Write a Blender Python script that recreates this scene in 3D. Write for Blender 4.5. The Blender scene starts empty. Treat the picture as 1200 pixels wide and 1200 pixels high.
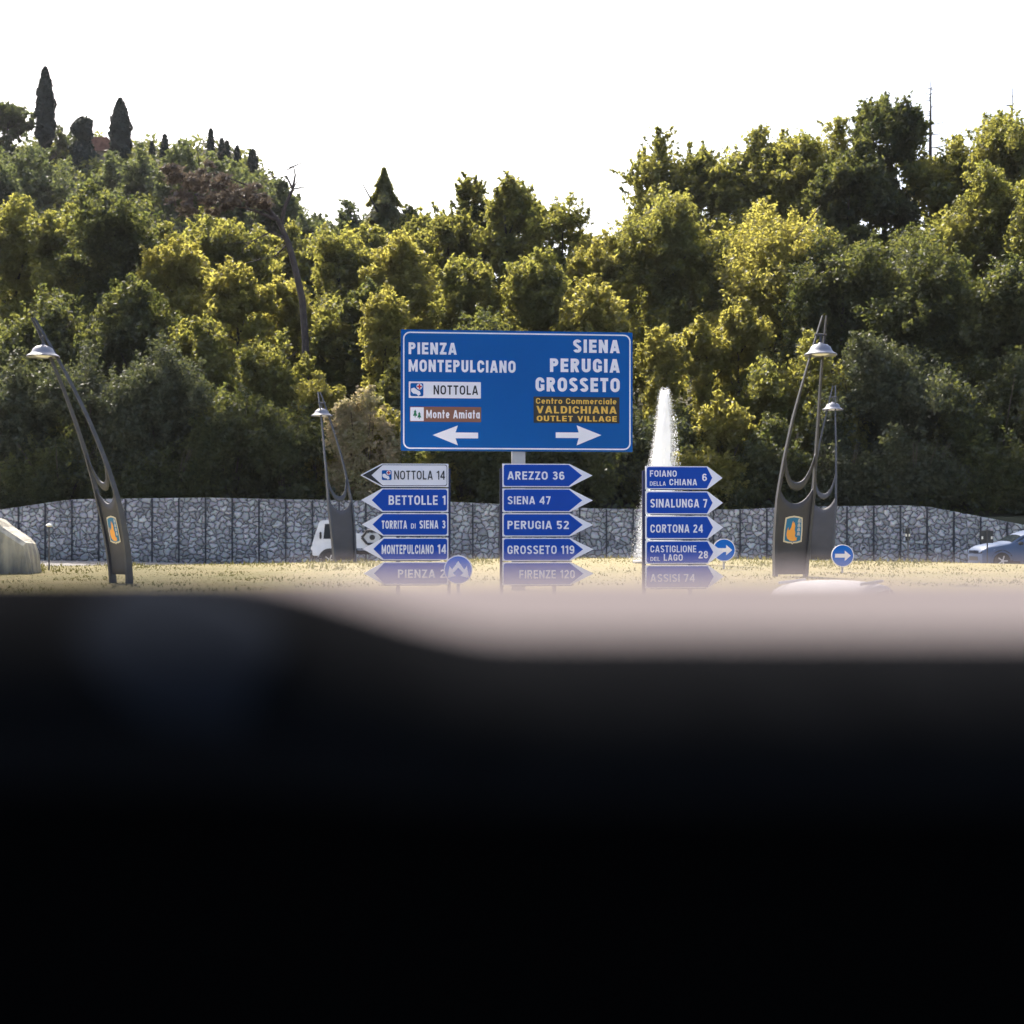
import bpy, bmesh, math, random
import numpy as np
from mathutils import Vector, Matrix
R = math.radians
sc = bpy.context.scene
COL = sc.collection

# ------------------------------------------------------------------ camera
EYE, F, HOR, CX = 1.6, 1700.0, 620.0, 600.0      # eye height, focal length and horizon in photo pixels
cam = bpy.data.cameras.new('camera')
camo = bpy.data.objects.new('camera', cam); COL.objects.link(camo)
camo.location = (0, 0, EYE); camo.rotation_euler = (R(90), 0, 0)
cam.sensor_width = 36; cam.lens = 36*F/1200; cam.shift_y = (HOR-600)/1200
cam.clip_start = 0.02; cam.clip_end = 5000
cam.dof.use_dof = True; cam.dof.focus_distance = 30; cam.dof.aperture_fstop = cam.lens/1000/0.029
cam.dof.aperture_fstop = 51/29
sc.camera = camo
# ------------------------------------------------------------------ light
SUN_EL, SUN_AZ = 50, -30          # azimuth from +Y, negative = left of the view
w = bpy.data.worlds.new('World'); sc.world = w; w.use_nodes = True
nt = w.node_tree; bg = nt.nodes['Background']
sky = nt.nodes.new('ShaderNodeTexSky'); sky.sky_type = 'NISHITA'; sky.sun_disc = False
sky.sun_elevation = R(SUN_EL); sky.sun_rotation = R(SUN_AZ)
sky.air_density = 1.0; sky.dust_density = 6.0; sky.ozone_density = 1.0
nt.links.new(sky.outputs[0], bg.inputs[0]); bg.inputs[1].default_value = 0.15
sl = bpy.data.lights.new('sun', 'SUN'); sl.energy = 3.7; sl.angle = R(0.5); sl.color = (1, .93, .82)
so = bpy.data.objects.new('sun', sl); COL.objects.link(so)
sd = Vector((math.sin(R(SUN_AZ))*math.cos(R(SUN_EL)), math.cos(R(SUN_AZ))*math.cos(R(SUN_EL)), math.sin(R(SUN_EL))))
so.rotation_euler = sd.to_track_quat('Z', 'Y').to_euler(); so.location = sd*100
sc.view_settings.view_transform = 'Standard'; sc.view_settings.look = 'None'
sc.view_settings.exposure = 1.5; sc.view_settings.gamma = 1
sc.cycles.max_bounces = 6; sc.cycles.diffuse_bounces = 3; sc.cycles.transmission_bounces = 4
sc.cycles.use_denoising = True
sc.cycles.volume_bounces = 0
HAZE = .00006

# ------------------------------------------------------------------ helpers
def X(px, d): return (px-CX)/F*d
def Z(py, d): return EYE+(HOR-py)/F*d
def ss(a, b, x):
    t = np.clip((x-a)/(b-a), 0, 1); return t*t*(3-2*t)

def link(o, parent=None):
    COL.objects.link(o)
    if parent is not None: o.parent = parent
    return o
def tag(o, label, cat, group=None):
    o['label'] = label; o['category'] = cat
    if group: o['group'] = group
    return o
def thing(name, label, cat, loc=(0, 0, 0), rz=0, group=None):
    o = bpy.data.objects.new(name, None); link(o)
    o.location = loc; o.rotation_euler = (0, 0, rz); o.empty_display_size = .2
    return tag(o, label, cat, group)
def npmesh(name, V, Fq, m, parent=None, smooth=False, k=4):
    V = np.asarray(V, dtype=np.float32); Fq = np.asarray(Fq, dtype=np.int32)
    me = bpy.data.meshes.new(name)
    me.vertices.add(len(V)); me.vertices.foreach_set('co', V.ravel())
    me.loops.add(Fq.size); me.loops.foreach_set('vertex_index', Fq.ravel())
    me.polygons.add(len(Fq)); me.polygons.foreach_set('loop_start', np.arange(0, Fq.size, k, dtype=np.int32))
    try: me.polygons.foreach_set('loop_total', np.full(len(Fq), k, dtype=np.int32))
    except Exception: pass
    if smooth: me.polygons.foreach_set('use_smooth', np.ones(len(Fq), dtype=bool))
    me.update(calc_edges=True); me.validate()
    me.materials.append(m)
    return link(bpy.data.objects.new(name, me), parent)

class MB:
    """collects shapes and links them as ONE mesh object"""
    def __init__(s): s.bm = bmesh.new()
    def box(s, c, d, bev=0, rot=None):
        b = bmesh.new(); bmesh.ops.create_cube(b, size=1)
        for v in b.verts: v.co = Vector((v.co.x*d[0], v.co.y*d[1], v.co.z*d[2]))
        if bev: bmesh.ops.bevel(b, geom=b.edges[:], offset=bev, segments=2, affect='EDGES')
        for v in b.verts:
            if rot is not None: v.co = rot @ v.co
            v.co += Vector(c)
        s._join(b); return s
    def _join(s, b):
        me = bpy.data.meshes.new('t'); b.to_mesh(me); b.free(); s.bm.from_mesh(me); bpy.data.meshes.remove(me)
    def prism(s, pts, y0, y1, bev=0):
        """polygon in the XZ plane, extruded along y"""
        b = bmesh.new()
        a = [b.verts.new((x, y0, z)) for x, z in pts]; c = [b.verts.new((x, y1, z)) for x, z in pts]
        n = len(pts)
        b.faces.new(a); b.faces.new(c[::-1])
        for i in range(n): b.faces.new((a[i], c[i], c[(i+1) % n], a[(i+1) % n]))
        bmesh.ops.recalc_face_normals(b, faces=b.faces)
        if bev: bmesh.ops.bevel(b, geom=b.edges[:], offset=bev, segments=2, affect='EDGES')
        s._join(b); return s
    def tube(s, pts, rad, n=8, flat=None, cap=True):
        """flat=(sx,sy): radii scale of a fixed-frame section (x, y)"""
        pts = [Vector(p) for p in pts]; b = s.bm; rings = []
        for i, p in enumerate(pts):
            t = (pts[min(i+1, len(pts)-1)]-pts[max(i-1, 0)]).normalized()
            if flat: u, v = Vector((1, 0, 0)), Vector((0, 1, 0))
            else:
                u = t.cross(Vector((0, 0, 1)) if abs(t.z) < .9 else Vector((1, 0, 0))).normalized(); v = t.cross(u)
            r = rad[i] if hasattr(rad, '__len__') else rad
            fx, fy = (flat if flat else (1, 1))
            rings.append([b.verts.new(p+u*(math.cos(a)*r*fx)+v*(math.sin(a)*r*fy)) for a in [2*math.pi*k/n+(math.pi/4 if n == 4 else 0) for k in range(n)]])
        for q in range(len(rings)-1):
            for k in range(n):
                b.faces.new((rings[q][k], rings[q][(k+1) % n], rings[q+1][(k+1) % n], rings[q+1][k]))
        if cap: b.faces.new(rings[0][::-1]); b.faces.new(rings[-1])
        return s
    def lathe(s, prof, n=24, c=(0, 0, 0), axis='z'):
        b = s.bm; rings = []
        for r, z in prof:
            ring = []
            for k in range(n):
                a = 2*math.pi*k/n
                p = (r*math.cos(a), r*math.sin(a), z) if axis == 'z' else ((r*math.cos(a), z, r*math.sin(a)) if axis == 'y' else (z, r*math.cos(a), r*math.sin(a)))
                ring.append(b.verts.new(Vector(p)+Vector(c)))
            rings.append(ring)
        for q in range(len(rings)-1):
            for k in range(n): b.faces.new((rings[q][k], rings[q][(k+1) % n], rings[q+1][(k+1) % n], rings[q+1][k]))
        if prof[0][0] > 1e-4: b.faces.new(rings[0])
        if prof[-1][0] > 1e-4: b.faces.new(rings[-1])
        bmesh.ops.remove_doubles(b, verts=b.verts, dist=1e-5)
        return s
    def poly(s, pts3):
        s.bm.faces.new([s.bm.verts.new(p) for p in pts3]); return s
    def grid(s, rows):
        b = s.bm; vs = [[b.verts.new(p) for p in r] for r in rows]
        for i in range(len(vs)-1):
            for j in range(len(vs[0])-1): b.faces.new((vs[i][j], vs[i][j+1], vs[i+1][j+1], vs[i+1][j]))
        return s
    def build(s, name, m, parent=None, smooth=False, solid=0):
        bmesh.ops.recalc_face_normals(s.bm, faces=s.bm.faces)
        me = bpy.data.meshes.new(name); s.bm.to_mesh(me); s.bm.free(); me.materials.append(m)
        if smooth:
            for p in me.polygons: p.use_smooth = True
            try: me.set_sharp_from_angle(angle=R(40))
            except Exception: pass
        o = link(bpy.data.objects.new(name, me), parent)
        if solid:
            md = o.modifiers.new('solid', 'SOLIDIFY'); md.thickness = solid; md.offset = 0
        return o

# ------------------------------------------------------------------ materials
def mat(name, col, rough=.6, metal=0, noise=0, scale=5, col2=None, bump=0, bscale=None, spec=.5, stretch=None):
    m = bpy.data.materials.new(name); m.use_nodes = True; n = m.node_tree.nodes; l = m.node_tree.links
    p = n['Principled BSDF']; p.inputs['Roughness'].default_value = rough; p.inputs['Metallic'].default_value = metal
    p.inputs['Specular IOR Level'].default_value = spec
    p.inputs['Base Color'].default_value = (*col, 1)
    if noise or col2 or bump:
        tc = n.new('ShaderNodeTexCoord'); nz = n.new('ShaderNodeTexNoise'); nz.inputs['Scale'].default_value = scale
        nz.inputs['Detail'].default_value = 6; l.new(tc.outputs['Object'], nz.inputs['Vector'])
        if stretch:
            mp_ = n.new('ShaderNodeMapping'); mp_.inputs['Scale'].default_value = stretch; l.new(tc.outputs['Object'], mp_.inputs[0]); l.new(mp_.outputs[0], nz.inputs['Vector'])
        c2 = col2 or tuple(c*(1-noise) for c in col)
        mr = n.new('ShaderNodeMapRange'); mr.inputs[1].default_value = .35; mr.inputs[2].default_value = .65
        l.new(nz.outputs['Fac'], mr.inputs[0])
        mx = n.new('ShaderNodeMix'); mx.data_type = 'RGBA'; mx.inputs[6].default_value = (*col, 1); mx.inputs[7].default_value = (*c2, 1)
        l.new(mr.outputs[0], mx.inputs[0]); l.new(mx.outputs[2], p.inputs['Base Color'])
        if bump:
            nb = n.new('ShaderNodeTexNoise'); nb.inputs['Scale'].default_value = bscale or scale*4; nb.inputs['Detail'].default_value = 8
            l.new(tc.outputs['Object'], nb.inputs['Vector'])
            bp = n.new('ShaderNodeBump'); bp.inputs['Strength'].default_value = bump; bp.inputs['Distance'].default_value = .03
            l.new(nb.outputs['Fac'], bp.inputs['Height']); l.new(bp.outputs[0], p.inputs['Normal'])
    return m
def leafmat(name, c1, c2, tr1, tr2, fac=.45, gloss=.03):
    m = bpy.data.materials.new(name); m.use_nodes = True; n = m.node_tree.nodes; l = m.node_tree.links
    n.remove(n['Principled BSDF']); out = n['Material Output']
    g = n.new('ShaderNodeNewGeometry'); tc = n.new('ShaderNodeTexCoord'); nz = n.new('ShaderNodeTexNoise')
    nz.inputs['Scale'].default_value = .8; nz.inputs['Detail'].default_value = 3; l.new(tc.outputs['Object'], nz.inputs['Vector'])
    ad = n.new('ShaderNodeMath'); ad.operation = 'MULTIPLY_ADD'; ad.inputs[1].default_value = .5
    l.new(g.outputs['Random Per Island'], ad.inputs[0])
    sb = n.new('ShaderNodeMath'); sb.operation = 'MULTIPLY_ADD'; sb.inputs[1].default_value = 2.0; sb.inputs[2].default_value = -.75
    l.new(nz.outputs['Fac'], sb.inputs[0]); l.new(sb.outputs[0], ad.inputs[2]); ad.use_clamp = True
    def mixc(a, b):
        x = n.new('ShaderNodeMix'); x.data_type = 'RGBA'; x.inputs[6].default_value = (*a, 1); x.inputs[7].default_value = (*b, 1)
        l.new(ad.outputs[0], x.inputs[0]); return x.outputs[2]
    d = n.new('ShaderNodeBsdfDiffuse'); t = n.new('ShaderNodeBsdfTranslucent'); gl = n.new('ShaderNodeBsdfGlossy')
    gl.inputs['Roughness'].default_value = .45
    l.new(mixc(c1, c2), d.inputs[0]); l.new(mixc(tr1, tr2), t.inputs[0])
    m1 = n.new('ShaderNodeMixShader'); m1.inputs[0].default_value = fac; l.new(d.outputs[0], m1.inputs[1]); l.new(t.outputs[0], m1.inputs[2])
    m2 = n.new('ShaderNodeMixShader'); m2.inputs[0].default_value = gloss; l.new(m1.outputs[0], m2.inputs[1]); l.new(gl.outputs[0], m2.inputs[2])
    l.new(m2.outputs[0], out.inputs[0])
    return m
LEAF = {
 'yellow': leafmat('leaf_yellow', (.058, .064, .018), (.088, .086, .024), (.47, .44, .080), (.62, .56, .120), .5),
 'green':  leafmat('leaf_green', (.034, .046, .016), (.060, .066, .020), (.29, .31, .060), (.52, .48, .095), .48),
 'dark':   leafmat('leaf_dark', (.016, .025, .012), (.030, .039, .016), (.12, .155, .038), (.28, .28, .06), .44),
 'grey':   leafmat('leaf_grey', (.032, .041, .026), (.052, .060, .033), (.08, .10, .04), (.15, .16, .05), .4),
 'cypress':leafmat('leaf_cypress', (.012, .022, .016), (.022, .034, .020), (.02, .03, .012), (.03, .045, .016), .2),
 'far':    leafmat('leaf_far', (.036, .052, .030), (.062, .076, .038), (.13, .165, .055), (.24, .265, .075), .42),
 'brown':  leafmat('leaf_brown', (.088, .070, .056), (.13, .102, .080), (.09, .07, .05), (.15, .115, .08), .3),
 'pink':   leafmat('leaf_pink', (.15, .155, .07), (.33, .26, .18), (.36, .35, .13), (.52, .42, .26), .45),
 'blade':  leafmat('grass_blade', (.17, .160, .052), (.205, .185, .068), (.18, .175, .045), (.22, .205, .06), .3, .0),
}
M = dict(
 bark=mat('bark', (.07, .055, .04), .9, noise=.5, scale=3, bump=.5),
 deadwood=mat('dead_wood', (.06, .045, .04), .9, noise=.4, scale=4),
 soil=mat('hill_soil', (.035, .035, .016), .95, col2=(.055, .048, .024), scale=.35, bump=.6, bscale=3),
 asphalt=mat('asphalt', (.055, .055, .058), .85, noise=.25, scale=.6, bump=.15, bscale=60),
 roadpale=mat('road_pale', (.30, .28, .26), .9, noise=.15, scale=.6, bump=.1, bscale=40),
 turf=mat('dry_turf', (.225, .185, .082), .95, col2=(.18, .160, .058), scale=.5, bump=.8, bscale=9),
 kerb=mat('kerb_stone', (.32, .31, .29), .8, noise=.3, scale=3),
 signblue=mat('sign_blue', (.0003, .094, .36), .5, noise=.06, scale=.8, spec=.15),
 arrowblue=mat('arrow_blue', (.005, .064, .41), .5, noise=.06, scale=1.5, spec=.15),
 discblue=mat('disc_blue', (.004, .13, .58), .5, spec=.15),
 navy=mat('sign_profile', (.012, .018, .075), .5),
 white=mat('sign_white', (.86, .82, .86), .6, noise=.05, scale=2, spec=.2),
 ink=mat('sign_black', (.018, .018, .022), .6),
 brown=mat('sign_brown', (.22, .085, .05), .5),
 blackp=mat('sign_black_panel', (.022, .018, .012), .6),
 orange=mat('sign_orange', (.78, .47, .07), .55),
 red=mat('sign_red', (.55, .03, .04), .5),
 pine=mat('sign_green', (.01, .16, .06), .5),
 galv=mat('galvanised_steel', (.42, .42, .45), .45, metal=.6, noise=.2, scale=4),
 lampsteel=mat('lamp_steel', (.055, .058, .072), .55, metal=.1, noise=.25, scale=2.5, bump=.1, bscale=8),
 lamppanel=mat('lamp_panel', (.055, .053, .063), .65, metal=.0, noise=.2, scale=3, bump=.08, bscale=6),
 dome=mat('lamp_dome', (.13, .14, .18), .5, metal=.0),
 glassw=mat('lamp_glass', (.75, .75, .75), .2),
 post=mat('wall_post', (.030, .033, .042), .6),
 concrete=mat('weathered_stone', (.42, .38, .29), .9, col2=(.20, .19, .17), scale=2.6, bump=.9, bscale=9, stretch=(2.2, 2.2, .5)),
 tyre=mat('tyre_rubber', (.018, .018, .019), .85),
 rim=mat('wheel_rim', (.45, .45, .47), .35, metal=.8),
 glass=mat('vehicle_glass', (.018, .024, .030), .06, spec=.8),
 carblue=mat('car_paint_blue', (.060, .088, .155), .5, metal=.0, spec=.3),
 carwhite=mat('car_paint_white', (.52, .51, .52), .4),
 truckwhite=mat('truck_paint', (.62, .64, .68), .4, noise=.1, scale=3),
 blackpl=mat('black_plastic', (.02, .02, .022), .6),
 redlamp=mat('red_lamp', (.5, .02, .02), .3),
 plaster=mat('farm_plaster', (.42, .30, .22), .9, noise=.3, scale=1),
 terracotta=mat('terracotta_roof', (.32, .14, .09), .9, noise=.4, scale=2, bump=.5),
 emteal=mat('emblem_teal', (.01, .16, .33), .5),
 emcream=mat('emblem_cream', (.66, .58, .42), .5),
 emorange=mat('emblem_orange', (.86, .36, .06), .5),
 emgrey=mat('emblem_grey', (.42, .44, .48), .5),
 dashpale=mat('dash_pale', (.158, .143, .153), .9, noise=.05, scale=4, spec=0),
 dashshade=mat('dash_black_shade', (.0022, .0022, .0025), .95, spec=0),  # dash black made darker, cabin shade put into the colour
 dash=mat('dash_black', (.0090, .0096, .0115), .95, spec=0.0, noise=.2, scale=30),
 skyglow=mat('dash_sky_glow', (.020, .0235, .033), .9, spec=.0),  # lighter blue-grey, a sky reflection painted into the colour
)
# stone cladding
def stone_mat():
    m = bpy.data.materials.new('stone_cladding'); m.use_nodes = True; n = m.node_tree.nodes; l = m.node_tree.links
    p = n['Principled BSDF']; p.inputs['Roughness'].default_value = .9
    uv = n.new('ShaderNodeUVMap'); uv.uv_map = 'metres'
    nz = n.new('ShaderNodeTexNoise'); nz.inputs['Scale'].default_value = 3.2; nz.inputs['Detail'].default_value = 4; l.new(uv.outputs[0], nz.inputs['Vector'])
    vm = n.new('ShaderNodeVectorMath'); vm.operation = 'MULTIPLY_ADD'; vm.inputs[1].default_value = (.42, .42, 0)
    l.new(nz.outputs['Color'], vm.inputs[0]); l.new(uv.outputs[0], vm.inputs[2])
    mp = n.new('ShaderNodeMapping'); mp.inputs['Scale'].default_value = (3.5, 4.3, 1); l.new(vm.outputs[0], mp.inputs[0])
    v1 = n.new('ShaderNodeTexVoronoi'); v1.voronoi_dimensions = '2D'; v1.feature = 'DISTANCE_TO_EDGE'; v1.inputs['Scale'].default_value = 1
    v2 = n.new('ShaderNodeTexVoronoi'); v2.voronoi_dimensions = '2D'; v2.feature = 'F1'; v2.inputs['Scale'].default_value = 1
    l.new(mp.outputs[0], v1.inputs['Vector']); l.new(mp.outputs[0], v2.inputs['Vector'])
    cr = n.new('ShaderNodeValToRGB'); l.new(v2.outputs['Color'], cr.inputs[0])
    e = cr.color_ramp.elements; e[0].position = .15; e[0].color = (.34, .34, .35, 1); e[1].position = .85; e[1].color = (.70, .69, .68, 1)
    k = cr.color_ramp.elements.new(.5); k.color = (.50, .50, .51, 1)
    n2 = n.new('ShaderNodeTexNoise'); n2.inputs['Scale'].default_value = 9; n2.inputs['Detail'].default_value = 6; l.new(uv.outputs[0], n2.inputs['Vector'])
    ml = n.new('ShaderNodeMix'); ml.data_type = 'RGBA'; ml.blend_type = 'MULTIPLY'; ml.inputs[0].default_value = .5
    l.new(cr.outputs[0], ml.inputs[6]); l.new(n2.outputs['Color'], ml.inputs[7])
    mr = n.new('ShaderNodeMapRange'); mr.inputs[1].default_value = .02; mr.inputs[2].default_value = .09; l.new(v1.outputs['Distance'], mr.inputs[0])
    mx = n.new('ShaderNodeMix'); mx.data_type = 'RGBA'; mx.inputs[6].default_value = (.075, .075, .08, 1)
    l.new(mr.outputs[0], mx.inputs[0]); l.new(ml.outputs[2], mx.inputs[7]); l.new(mx.outputs[2], p.inputs['Base Color'])
    mr2 = n.new('ShaderNodeMapRange'); mr2.inputs[1].default_value = 0; mr2.inputs[2].default_value = .25; l.new(v1.outputs['Distance'], mr2.inputs[0])
    ad = n.new('ShaderNodeMath'); ad.operation = 'MULTIPLY_ADD'; ad.inputs[1].default_value = .35; l.new(n2.outputs['Fac'], ad.inputs[0]); l.new(mr2.outputs[0], ad.inputs[2])
    bp = n.new('ShaderNodeBump'); bp.inputs['Strength'].default_value = 1; bp.inputs['Distance'].default_value = .09
    l.new(ad.outputs[0], bp.inputs['Height']); l.new(bp.outputs[0], p.inputs['Normal'])
    return m
M['stone'] = stone_mat()
def water_mat():
    m = bpy.data.materials.new('white_water'); m.use_nodes = True; n = m.node_tree.nodes; l = m.node_tree.links
    n.remove(n['Principled BSDF']); d = n.new('ShaderNodeBsdfDiffuse'); t = n.new('ShaderNodeBsdfTranslucent')
    d.inputs[0].default_value = (.97, .98, 1, 1); t.inputs[0].default_value = (.97, .98, 1, 1)
    x = n.new('ShaderNodeMixShader'); x.inputs[0].default_value = .55
    l.new(d.outputs[0], x.inputs[1]); l.new(t.outputs[0], x.inputs[2]); l.new(x.outputs[0], n['Material Output'].inputs[0])
    return m
M['water'] = water_mat()

# ------------------------------------------------------------------ terrain
def hill(x, y):
    x = np.asarray(x, float); y = np.asarray(y, float)
    base = ss(64.06, 64.4, y)*2.15
    s = np.clip(y-65, 0, None)
    centre = .33*np.minimum(s, 35) + .04*np.clip(s-35, 0, None)
    lefth = .33*np.minimum(s, 25) + .415*np.clip(s-25, 0, 95) + .02*np.clip(s-120, 0, None)
    wl = ss(-2, -38, x) if False else 1-ss(-38, -3, x)
    z = base + centre*(1-wl) + lefth*wl
    back = .25*(1-ss(-25, -6, x))*ss(45, 63, y)*(1-ss(63.5, 64, y))
    near = -.5*(1-ss(18, 40, y))
    z = z + near + back
    z = z + (np.sin(x*.31+y*.17)*.25+np.sin(x*.13-y*.23)*.35)*ss(66, 76, y)
    return z
def gz(x, y): return float(hill(x, y))
ys = np.concatenate([np.linspace(-80, 10, 10), np.linspace(14, 61, 30), np.linspace(61.6, 64.02, 6), np.linspace(64.08, 66, 14), np.linspace(67, 200, 100), np.linspace(204, 420, 20)])
xs = np.concatenate([np.linspace(-300, -140, 12), np.linspace(-130, 130, 131), np.linspace(140, 300, 12)])
XX, YY = np.meshgrid(xs, ys); ZZ = hill(XX, YY)
V = np.stack([XX, YY, ZZ], -1).reshape(-1, 3); nx, ny = len(xs), len(ys)
I = np.arange(nx*ny).reshape(ny, nx)
Q = np.stack([I[:-1, :-1], I[:-1, 1:], I[1:, 1:], I[1:, :-1]], -1).reshape(-1, 4)
g = npmesh('ground', V, Q, M['soil'], smooth=True); g['kind'] = 'structure'
def road(name, x0, x1, ylo, yhi, m, dz, n=80, k=24):
    rows = []
    for j in range(k+1):
        y = ylo+(yhi-ylo)*j/k
        rows.append([(x0+(x1-x0)*i/n, y, gz(x0+(x1-x0)*i/n, y)+dz) for i in range(n+1)])
    o = MB().grid(rows).build(name, m, smooth=True); o['kind'] = 'structure'; return o
road('approach_road', -130, 130, -60, 22, M['asphalt'], .012)
road('rear_road', -90, 90, 50, 63.95, M['roadpale'], .02, n=120, k=20)
# island
IC, IRX, IRY = (0, 38.5), 27.0, 16.2
def island_h(x, y):
    q = np.sqrt(((np.asarray(x, float)-IC[0])/IRX)**2+((np.asarray(y, float)-IC[1])/IRY)**2)
    edge = hill(x, y)+.14
    top = .33+.12*np.sin(np.asarray(x)*.2+1)*.4 + .10*ss(-12, 4, np.asarray(x, float)) + .10*ss(36, 50, np.asarray(y, float))
    f = ss(1.0, .80, q) if False else 1-ss(.78, 1.0, q)
    return edge*(1-f)+np.maximum(top, edge)*f
def isl_ring(f, n=120): return [(IC[0]+IRX*f*math.cos(2*math.pi*k/n), IC[1]+IRY*f*math.sin(2*math.pi*k/n)) for k in range(n+1)]
rows = []
for f in np.linspace(0.001, 1, 40): rows.append([(x, y, float(island_h(x, y))) for x, y in isl_ring(f)])
isl = MB().grid(rows).build('roundabout_island', M['turf'], smooth=True); isl['kind'] = 'structure'
rows = []
for f, dz in ((1.0, .0), (1.0, .02), (1.008, .02), (1.008, -.5)): rows.append([(x, y, gz(x, y)+.14+dz) for x, y in isl_ring(f)])
kb = MB().grid(rows).build('island_kerb', M['kerb']); kb['kind'] = 'structure'
rng = np.random.default_rng(5)
def tufts(n, hmin, hmax, seed, cond):
    r = np.random.default_rng(seed)
    x = r.uniform(-20, 20, n); y = r.uniform(29, 54.5, n)
    q = np.sqrt(((x-IC[0])/IRX)**2+((y-IC[1])/IRY)**2); k = (q < .995) & cond(x, y, r)
    x, y = x[k], y[k]; z = island_h(x, y)-.01; n = len(x)
    a = r.uniform(0, 2*np.pi, n); h = r.uniform(hmin, hmax, n)*(0.6+.8*(np.sin(x*1.3)*np.sin(y*.9+x*.4) > .1)); wd = r.uniform(.015, .035, n)
    dx, dy = np.cos(a)*wd, np.sin(a)*wd; lx, ly = r.normal(0, .35, n)*h, r.normal(0, .35, n)*h
    P = np.stack([np.stack([x-dx, y-dy, z], -1), np.stack([x+dx, y+dy, z], -1), np.stack([x+lx, y+ly, z+h], -1)], 1)
    return P.reshape(-1, 3)
P = np.concatenate([tufts(24000, .02, .05, 1, lambda x, y, r: r.random(len(x)) < .9), tufts(18000, .05, .14, 2, lambda x, y, r: y > 46+4*np.sin(x*.5)-2)])
gr = npmesh('grass', P, np.arange(len(P)).reshape(-1, 3), LEAF['blade'], k=3); gr['kind'] = 'stuff'
gr['label'] = 'short dry yellow grass covering the roundabout island'; gr['category'] = 'grass'

# ------------------------------------------------------------------ stone wall
WD = 64.0
top_px = [(-260, 640), (-140, 618), (0, 597), (70, 587), (88, 585), (240, 583), (330, 585), (530, 588), (700, 596), (860, 597), (930, 594), (1060, 592), (1090, 594), (1200, 615), (1330, 640), (1460, 660)]
wx = [X(p, WD) for p, _ in top_px]; wz = [Z(q, WD) for _, q in top_px]
def wtop(x): return float(np.interp(x, wx, wz))
st = thing('stone_wall', 'long pale irregular stone retaining wall with dark steel uprights below the wooded slope', 'wall', (X(600, WD), WD, 0))
ox = st.location.x
def wall_mesh():
    N = 240; xs_ = np.linspace(wx[0], wx[-1], N); me = bpy.data.meshes.new('stone_face')
    V, Fc, U = [], [], []
    for x in xs_:
        zt = wtop(x)
        for (y, z) in ((0, -.6), (.0, zt), (.35, zt+.0), (.35, -.6)): V.append((x-ox, y, z)); U.append((x, z if y == 0 else z+.4))
    for i in range(N-1):
        a, b = 4*i, 4*(i+1)
        for k in range(3): Fc.append((a+k, b+k, b+k+1, a+k+1))
    me.from_pydata(V, [], Fc); uvl = me.uv_layers.new(name='metres')
    for lp in me.loops: uvl.data[lp.index].uv = U[lp.vertex_index]
    me.materials.append(M['stone']); return link(bpy.data.objects.new('stone_face', me), st)
wall_mesh()
for i in range(-14, 48):
    x = X(22+31.3*i*1.0, WD)
    if abs(x) > 27: continue
    b = MB(); b.box((x-ox, -.045, (wtop(x)-.6)/2+.0), (.065, .086, wtop(x)+.55), .01); b.build('post', M['post'], st)

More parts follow.
